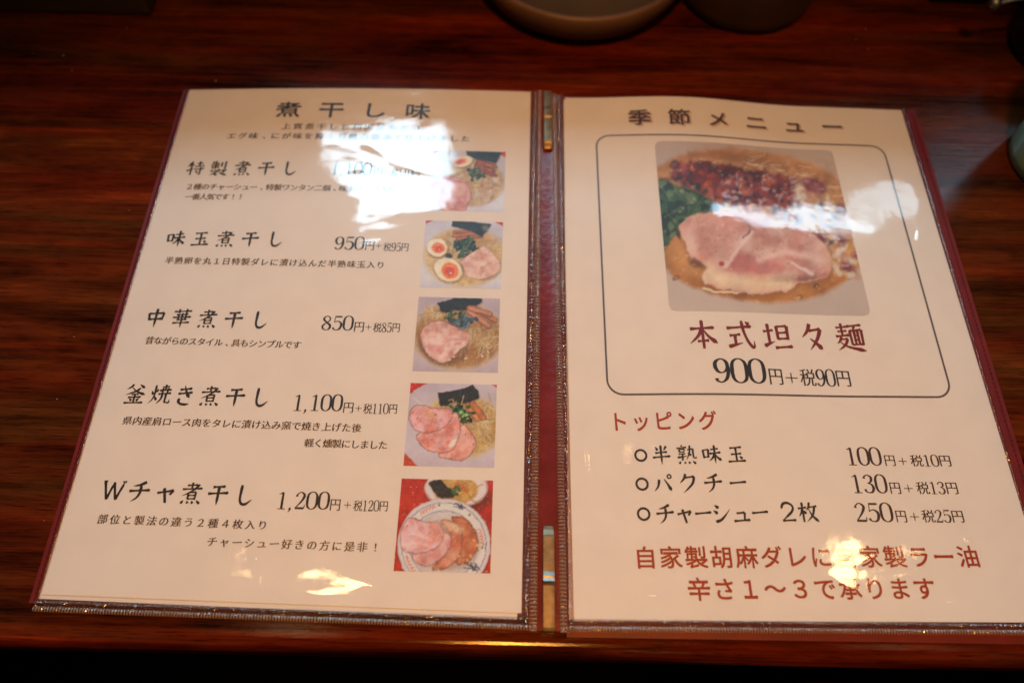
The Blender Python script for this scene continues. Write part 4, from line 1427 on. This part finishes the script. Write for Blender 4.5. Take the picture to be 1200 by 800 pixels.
# ruled frame with rounded corners
fc = np.array([(19.0, 266.2), (191.4, 266.8), (192.2, 106.4), (18.4, 102.9)])
pts = []
for k in range(4):
    c0, p_, n2 = fc[k], fc[k - 1], fc[(k + 1) % 4]
    a, b = (p_ - c0) / np.linalg.norm(p_ - c0), (n2 - c0) / np.linalg.norm(n2 - c0)
    R_ = 8.
    o = c0 + (a + b) * R_
    for q in range(9):
        th = math.pi / 2 * q / 8
        pts.append(o - b * R_ * math.cos(th) - a * R_ * math.sin(th))
dense = []
for a, b in zip(pts, pts[1:] + pts[:1]):
    k = max(1, int(np.linalg.norm(b - a) / 3))
    dense += [a + (b - a) * q / k for q in range(k)]
dense = np.array(dense)
d = np.roll(dense, -1, 0) - np.roll(dense, 1, 0)
d /= np.linalg.norm(d, axis=1)[:, None]
nn = np.stack([-d[:, 1], d[:, 0]], 1) * .5
ring = np.concatenate([dense + nn, dense - nn]) / 1000
m_ = len(dense)
mesh('ruled_frame', page('R', ring[:, 0], ring[:, 1], DZ + INK_Z), [(i, (i + 1) % m_, m_ + (i + 1) % m_, m_ + i) for i in range(m_)], M_GREYINK, TR)

# ---- printed photographs
ROWS = [(250.4, 208.1), (201.2, 158.9), (153.1, 111.), (104.6, 62.8), (56.7, 15.4)]
LBL = ['photo of ramen with half an egg, wontons and pork', 'photo of ramen with two egg halves and a pork slice', 'photo of ramen with one big pork slice and seaweed', 'photo of ramen with three overlapping pork slices', 'photo of a patterned bowl of pork slices beside a small bowl of ramen']
for fn, (t1, t0), lb in zip([dish_small_1, dish_small_2, dish_small_3, dish_small_4, dish_small_5], ROWS, LBL):
    o = print_mesh(TL, 'dish_photo', 'L', [(56.7, t1), (14.1, t1), (13.8, t0), (56.5, t0)], fn(), DZ + .00007, M_PHOTO)
    o['label'] = lb
o = print_mesh(TR, 'dish_photo', 'R', [(52.8, 261.5), (159.8, 262.3), (160.2, 151.3), (52.5, 149.5)], dish_large(), DZ + .00007, M_PHOTO, radius=3.2)
o['label'] = 'large photo of spicy ramen with pork, leaves and red mince'


# ---- clear pockets: one loose wavy film over each page
def fbm(x, y, f, seed, o=2):
    return mnoise.fractal(Vector((x * f + seed, y * f - seed * .7, seed)), 1.0, 2.0, o)


def wave_left(s, t):
    z = .00045 * fbm(s, t, 16, 3.1) + .00008 * fbm(s * .7, t * 1.3, 55, 8.) + .000016 * fbm(s * .5, t * 1.3, 150, 1.5)
    return z


def wave_right(s, t):
    z = .00013 * fbm(s * .8, t * 1.5, 15, 12.4) + .00004 * fbm(s, t, 50, 5.5) + .000012 * fbm(s, t, 160, 2.5)
    return z


def creases(rows, s, t):
    """small pinched wrinkles in the film: (s, t, angle, length, width, height) in mm and degrees"""
    z = np.zeros_like(s)
    for cs_, ct, an, ln, wd, ht in rows:
        a = math.radians(an)
        x, y = s * 1000 - cs_, t * 1000 - ct
        u, v = x * math.cos(a) + y * math.sin(a), -x * math.sin(a) + y * math.cos(a)
        v = v - .02 * u * u / max(ln, 1) * 2
        z += ht / 1000 * np.exp(-(u / ln) ** 2 - (v / wd) ** 2)
    return z


CR_L = [(118, 19, 65, 7, 1.6, .16), (88, 4, 5, 12, 2.6, .12), (134, 4, 8, 8, 2, .1), (30, 6, 12, 9, 2, .12), (176, 8, 20, 8, 2, .1), (114, 6, 80, 4, 1.6, .12), (190, 62, 60, 9, 2, .10), (6, 58, 88, 16, 1.8, .14), (5, 27, 88, 9, 1.5, .14), (60, 8, 10, 10, 2, .14),
        (105, 60, 30, 22, 6, .16), (150, 12, 20, 18, 3, .12), (196, 230, 75, 12, 2.2, .14), (172, 262, 20, 14, 3, .12), (70, 232, 12, 26, 3, .12), (110, 214, 170, 24, 3, .12), (92, 246, 35, 18, 3, .12), (40, 90, 100, 20, 4, .10), (160, 110, 60, 30, 6, .12)]
CR_R = [(32, 71.6, 80, 5, 2, .16), (34, 9.5, 4, 12, 2.4, .22), (152, 22, 25, 9, 2, .18), (181, 35, 120, 5, 1.6, .16), (199, 34, 120, 5, 1.6, .16), (197, 201, 70, 7, 1.8, .14), (199, 190, 110, 8, 1.8, .14), (199, 160, 115, 7, 1.8, .14),
        (28, 221, 88, 8, 2, .14), (36, 220, 88, 7, 2, .16), (56, 222, 100, 7, 2.2, .14), (5, 72, 92, 14, 1.8, .16), (0, 12, 95, 14, 2, .22), (120, 16, 150, 16, 4, .10), (134, 28, 20, 14, 3, .10), (70, 6, 6, 9, 2, .14), (104, 5, 170, 9, 2, .14), (170, 8, 10, 9, 2, .14), (190, 14, 60, 6, 2, .14), (90, 50, 30, 22, 6, .14), (180, 60, 120, 24, 4, .16), (60, 180, 92, 30, 5, .10), (22, 190, 88, 30, 4, .12)]


def film(side, s0, s1, t0, t1, fn):
    nu, nv = 230, 300
    s, t = quad([(s0, t1), (s1, t1), (s1, t0), (s0, t0)], nu, nv)
    w = np.array([fn(a, b) for a, b in zip(s.ravel(), t.ravel())]).reshape(s.shape)
    e = np.minimum.reduce([np.abs(s - s0 / 1000), np.abs(s - s1 / 1000), np.abs(t - t0 / 1000)])
    k = np.clip(e / .010, 0, 1)
    lift = .00028 * k ** .7
    w = (w + creases(CR_L if side == 'L' else CR_R, s, t)) * k
    if side == 'R':      # stretched straight from the crest of the page to its outer edge
        pk = .0725
        hp = page_h('R', np.full_like(s, pk), t)
        taut = hp * (1 - (s - pk) / (.213 - pk))
        w = w + np.where(s > pk, np.maximum(taut - page_h('R', s, t), 0), 0)
    V = page(side, s, t, DZ + .0006 + lift + w).reshape(-1, 3)
    F = grid_faces(nu, nv)
    if side == 'L':
        F = [f[::-1] for f in F]
    return mesh('pocket_film', V, F, M_FILM, folder, smooth=True)


film('L', 211.8, -2.6, -2.4, 297.9, wave_left)
film('R', -2.6, 211.9, -2.0, 296.9, wave_right)


# ---- ribbed clear binding along the spine side and bottom of each pocket, thin welded hem on the outside
def rib_strip(name, side, p0, p1, q0, q1, pitch, ridge, bulge, dz, m, ncross=9, rib=None):
    """strip from p0-p1 (near edge) to q0-q1 (far edge), ribs across it every `pitch` mm"""
    p0, p1, q0, q1 = [np.array(v, float) for v in (p0, p1, q0, q1)]
    L = np.linalg.norm(p1 - p0)
    n = int(L / pitch) * 6 + 1
    V = []
    for i in range(n):
        f = i / (n - 1)
        a, b = p0 + (p1 - p0) * f, q0 + (q1 - q0) * f
        ph = 2 * math.pi * i / 6
        rj = ridge * (.8 + .4 * random.random())
        for j in range(ncross):
            g = j / (ncross - 1)
            c = a + (b - a) * g
            ar = math.sin(math.pi * g)
            z = dz + bulge * ar + rj * max(0, math.cos(ph)) * ar ** .5
            w = page(side, c[0] / 1000, c[1] / 1000)
            w[2] = max(w[2], -.0004) + z
            V.append(w)
    F = grid_faces(ncross, n)
    o = mesh(name, V, F, m, folder, smooth=False)
    if rib is not None:
        o.data.materials.append(rib)
        o.data.polygons.foreach_set('material_index', [1 if (k // (ncross - 1)) % 6 in (5, 0) else 0 for k in range(len(F))])
    return o


M_RIB = clear_film('highlit_vinyl_rib', (.85, .7, .6), 3.6, .12, cloud=.50, cloudcol=(.64, .44, .33))  # paler crest colour stands in for highlights along the clear ribs
for side, bt in (('L', (-7.4, -5.2)), ('R', (-5.4, -3.8))):
    b_in, b_out = bt
    out = 211.8 if side == 'L' else 212.2
    # spine side: two ribbed bands with a clear flat margin to the page
    rib_strip('ribbed_binding', side, (-6.9, b_in - .2), (-6.9, 297.6), (-3.9, b_in - .2), (-3.9, 297.6), 1.6, .00050, .0006, .0004, M_BIND, rib=M_RIB)
    rib_strip('ribbed_binding', side, (-3.7, b_in + 1.), (-3.7, 297.6), (-.9, b_in + 1.), (-.9, 297.6), 2.1, .00034, .0004, .0006, M_WELD)
    # bottom hem
    rib_strip('ribbed_binding', side, (-6.6, b_in), (out, b_out), (-6.6, b_in + 2.2), (out, b_out + 2.2), 1.3, .00034, .0004, .0002, M_BIND, rib=M_RIB)
    rib_strip('welded_hem', side, (-3., b_in + 2.3), (out, b_out + 2.3), (-3., b_in + 5.2), (out, b_out + 4.6), 2.2, .00050, .0005, .0003, M_WELD)
    rib_strip('welded_hem', side, (out - 1.3, b_out), (out - 1.3, 297.8), (out + .1, b_out), (out + .1, 297.8), 3., .00008, .0003, .0004, M_WELD)


# ---- brass clips holding the pockets at both ends of the spine
def clip(prof, w, x0, name='brass_clip', m=M_BRASS):
    """prof: (y, z, narrowing) along the spine; a bent strip with thickness"""
    cs = [(-1, -.0004), (-.92, .0), (-.5, .00012), (0, .00016), (.5, .00012), (.92, 0), (1, -.0004)]
    V = []
    for y, z, k in prof:
        for a, dz in cs:
            V.append((x0 + a * w / 2 * k, y, z + dz))
    n = len(cs)
    F = grid_faces(n, len(prof))
    return mesh(name, V, F, m, folder, smooth=False)


zt = .0062
# top clip: far end bends over the cover edge, a shallow step gives two planes
clip([(.3012, zt - .006, 1), (.3010, zt - .002, 1), (.3000, zt - .0005, 1), (.2950, zt, 1), (.2870, zt + .0002, 1), (.2862, zt + .0005, 1), (.2850, zt + .0010, 1), (.2790, zt + .0010, 1), (.2780, zt + .0004, 1),
      (.2600, zt + .0002, 1), (.2590, zt - .0004, 1), (.2572, zt - .0010, .95), (.2560, zt - .0018, .8)], .0050, .0006)
clip([(-.0070, zt - .007, 1), (-.0068, zt - .002, 1), (-.0062, zt - .0006, 1), (-.0050, zt, 1), (.0120, zt + .0002, 1), (.0126, zt + .0006, 1)], .0052, .0002)
clip([(.0126, zt + .0006, 1.02), (.0138, zt + .0014, 1.02), (.0150, zt + .0010, 1.02), (.0160, zt + .0012, 1.02), (.0172, zt + .0006, 1.02)], .0052, .0002, 'clip_band', M_STEEL)
clip([(.0172, zt + .0006, 1), (.0180, zt + .0003, 1), (.0330, zt + .0002, 1), (.0340, zt - .0004, 1), (.0362, zt - .0012, .95), (.0380, zt - .0022, .8)], .0052, .0002)

# ------------------------------------------------------------------ things further up the counter
M_CER = noisy('pale_brown_glaze', (.12, .066, .052), (.155, .088, .07), 30, .5)
M_CERIN = noisy('greyish_inner_glaze', (.10, .09, .13), (.13, .12, .17), 30, .3)
c = (.0225, .4150, TZ)
bowl = empty('ceramic_bowl', c)
thing(bowl, 'pale brown ceramic bowl with a pouring lip, behind the spine of the menu', 'bowl')
V, F = lathe([(0, .002), (.052, .002), (.056, 0), (.061, .002), (.067, .007), (.0715, .014), (.0738, .021), (.0742, .026), (.0730, .0285), (.0700, .0275)], c, 96)
# pouring lip on the right
V2 = []
for x, y, z in V:
    a = math.atan2(y - c[1], x - c[0])
    k = math.exp(-((a + .12) / .20) ** 2) * max(0, (z - c[2] - .012) / .015)
    V2.append((x + .016 * k * math.cos(a), y + .016 * k * math.sin(a), z - .001 * k))
mesh('bowl_body', V2, F, M_CER, bowl, smooth=True)
V, F = lathe([(.0700, .0273), (.064, .019), (.050, .010), (.030, .0065), (0, .006)], c, 96)
mesh('bowl_inside', V, F, M_CERIN, bowl, smooth=True)

c = (.1360, .4080, TZ)
V, F = lathe([(0, 0), (.042, 0), (.0455, .003), (.0465, .010), (.0455, .018), (.0465, .024), (.0455, .032), (.0462, .040), (.0450, .044), (.0415, .044), (.040, .036), (.039, .008), (0, .006)], c, 72)
pot = mesh('wooden_pot', V, F, noisy('dark_brown_wood', (.030, .014, .007), (.05, .022, .010), 40, .6), smooth=True, loc=c)
thing(pot, 'dark brown round pot with grooved sides, right of the pale bowl', 'pot')

M_BLK = noisy('black_lacquer', (.010, .009, .009), (.016, .014, .013), 40, .35)
box = bevel_box('condiment_tray', (-.50, .368, TZ), (-.262, .46, TZ + .03), .003, noisy('dark_grey_lacquer', (.035, .026, .024), (.045, .034, .03), 50, .5))
thing(box, 'dark grey box at the far left end of the counter', 'box')
tray = bevel_box('serving_tray', (.262, .398, TZ), (.55, .515, TZ + .022), .003, M_BLK)
thing(tray, 'black tray at the far right of the counter', 'tray')

c = (.336, .356, TZ)
jar = empty('sauce_jar', c)
thing(jar, 'small black jar with a spoon sticking out, at the right edge', 'jar')
V, F = lathe([(0, 0), (.027, 0), (.031, .004), (.0325, .02), (.031, .04), (.026, .048), (.024, .052), (.0225, .052), (.022, .047), (0, .045)], c, 64)
mesh('jar_body', V, F, M_BLK, jar, smooth=True)
V, F = [], []
for k in range(9):
    f = k / 8
    px_, py_, pz_ = .336 - .062 * f, .355 - .001 * f, TZ + .056 - .020 * f
    for q in range(8):
        a = 2 * math.pi * q / 8
        V.append((px_, py_ + .0016 * math.cos(a), pz_ + .0016 * math.sin(a)))
for k in range(8):
    for q in range(8):
        F.append((k * 8 + q, k * 8 + (q + 1) % 8, (k + 1) * 8 + (q + 1) % 8, (k + 1) * 8 + q))
sp = mesh('spoon_handle', V, F, M_STEEL, jar, smooth=True)
V, F = lathe([(0, -.0042), (.003, -.003), (.0042, 0), (.003, .003), (0, .0042)], (.273, .354, TZ + .036), 16)
mesh('spoon_knob', V, F, M_STEEL, jar, smooth=True)

c = (.3085, .262, TZ)
glass = empty('glass_tumbler', c)
thing(glass, 'teal green glass tumbler at the right edge of the counter', 'glass')
mg, ng, lg, bg_ = mat('teal_glass')
bg_.inputs['Base Color'].default_value = (.36, .74, .64, 1)
bg_.inputs['Roughness'].default_value = .05
bg_.inputs['Transmission Weight'].default_value = .2
bg_.inputs['IOR'].default_value = 1.48
V, F = lathe([(0, .0), (.027, 0), (.030, .002), (.031, .008), (.0345, .05), (.037, .085), (.0375, .087), (.0365, .088), (.0355, .086), (.0325, .05), (.0285, .010), (0, .008)], c, 72)
mesh('glass_body', V, F, mg, glass, smooth=True)

# crumbs
V, F = [], []
for x, y in [(-276.4, 357.3), (-300.8, 318.), (-208.5, 312.), (-246.5, 131.6), (-310., 331.), (-330., 332.), (-233.3, 37.1), (-215., 75.), (211.8, 353.), (205.9, 362.), (214., 372.), (-238., 212.), (-245., 97.)]:
    r = random.uniform(.00025, .0005)
    o = len(V)
    x, y, z = x / 1000, y / 1000, TZ + r * .6
    V += [(x + r * random.uniform(.7, 1.5), y, z), (x, y + r, z), (x - r, y, z), (x, y - r, z), (x, y, z + r), (x, y, z - r)]
    F += [(o, o + 1, o + 4), (o + 1, o + 2, o + 4), (o + 2, o + 3, o + 4), (o + 3, o, o + 4), (o + 1, o, o + 5), (o + 2, o + 1, o + 5), (o + 3, o + 2, o + 5), (o, o + 3, o + 5)]
cr = mesh('crumbs', V, F, simple('pale_crumb', (.5, .42, .34), .7))
cr['kind'] = 'stuff'
cr['label'] = 'tiny pale crumbs scattered on the wooden counter around the menu'
cr['category'] = 'crumbs'

# stool under the counter
c = (.249, -.190, -.75)
stool = empty('round_stool', c)
thing(stool, 'round stool with a dark red seat, in the dark below the counter', 'stool')
V, F = lathe([(0, .41), (.15, .41), (.165, .416), (.17, .43), (.165, .444), (.15, .45), (.08, .453), (0, .454)], c, 64)
mesh('seat', V, F, simple('red_vinyl', (.20, .012, .010), .4), stool, smooth=True)
V, F = lathe([(0, .012), (.02, .012), (.02, .409), (0, .409)], c, 24)
mesh('leg', V, F, simple('dark_steel', (.06, .06, .06), .35, 1.), stool, smooth=True)
V, F = lathe([(0, 0), (.16, 0), (.16, .006), (.05, .011), (0, .0115)], c, 48)
mesh('base', V, F, simple('dark_steel', (.06, .06, .06), .35, 1.), stool, smooth=True)
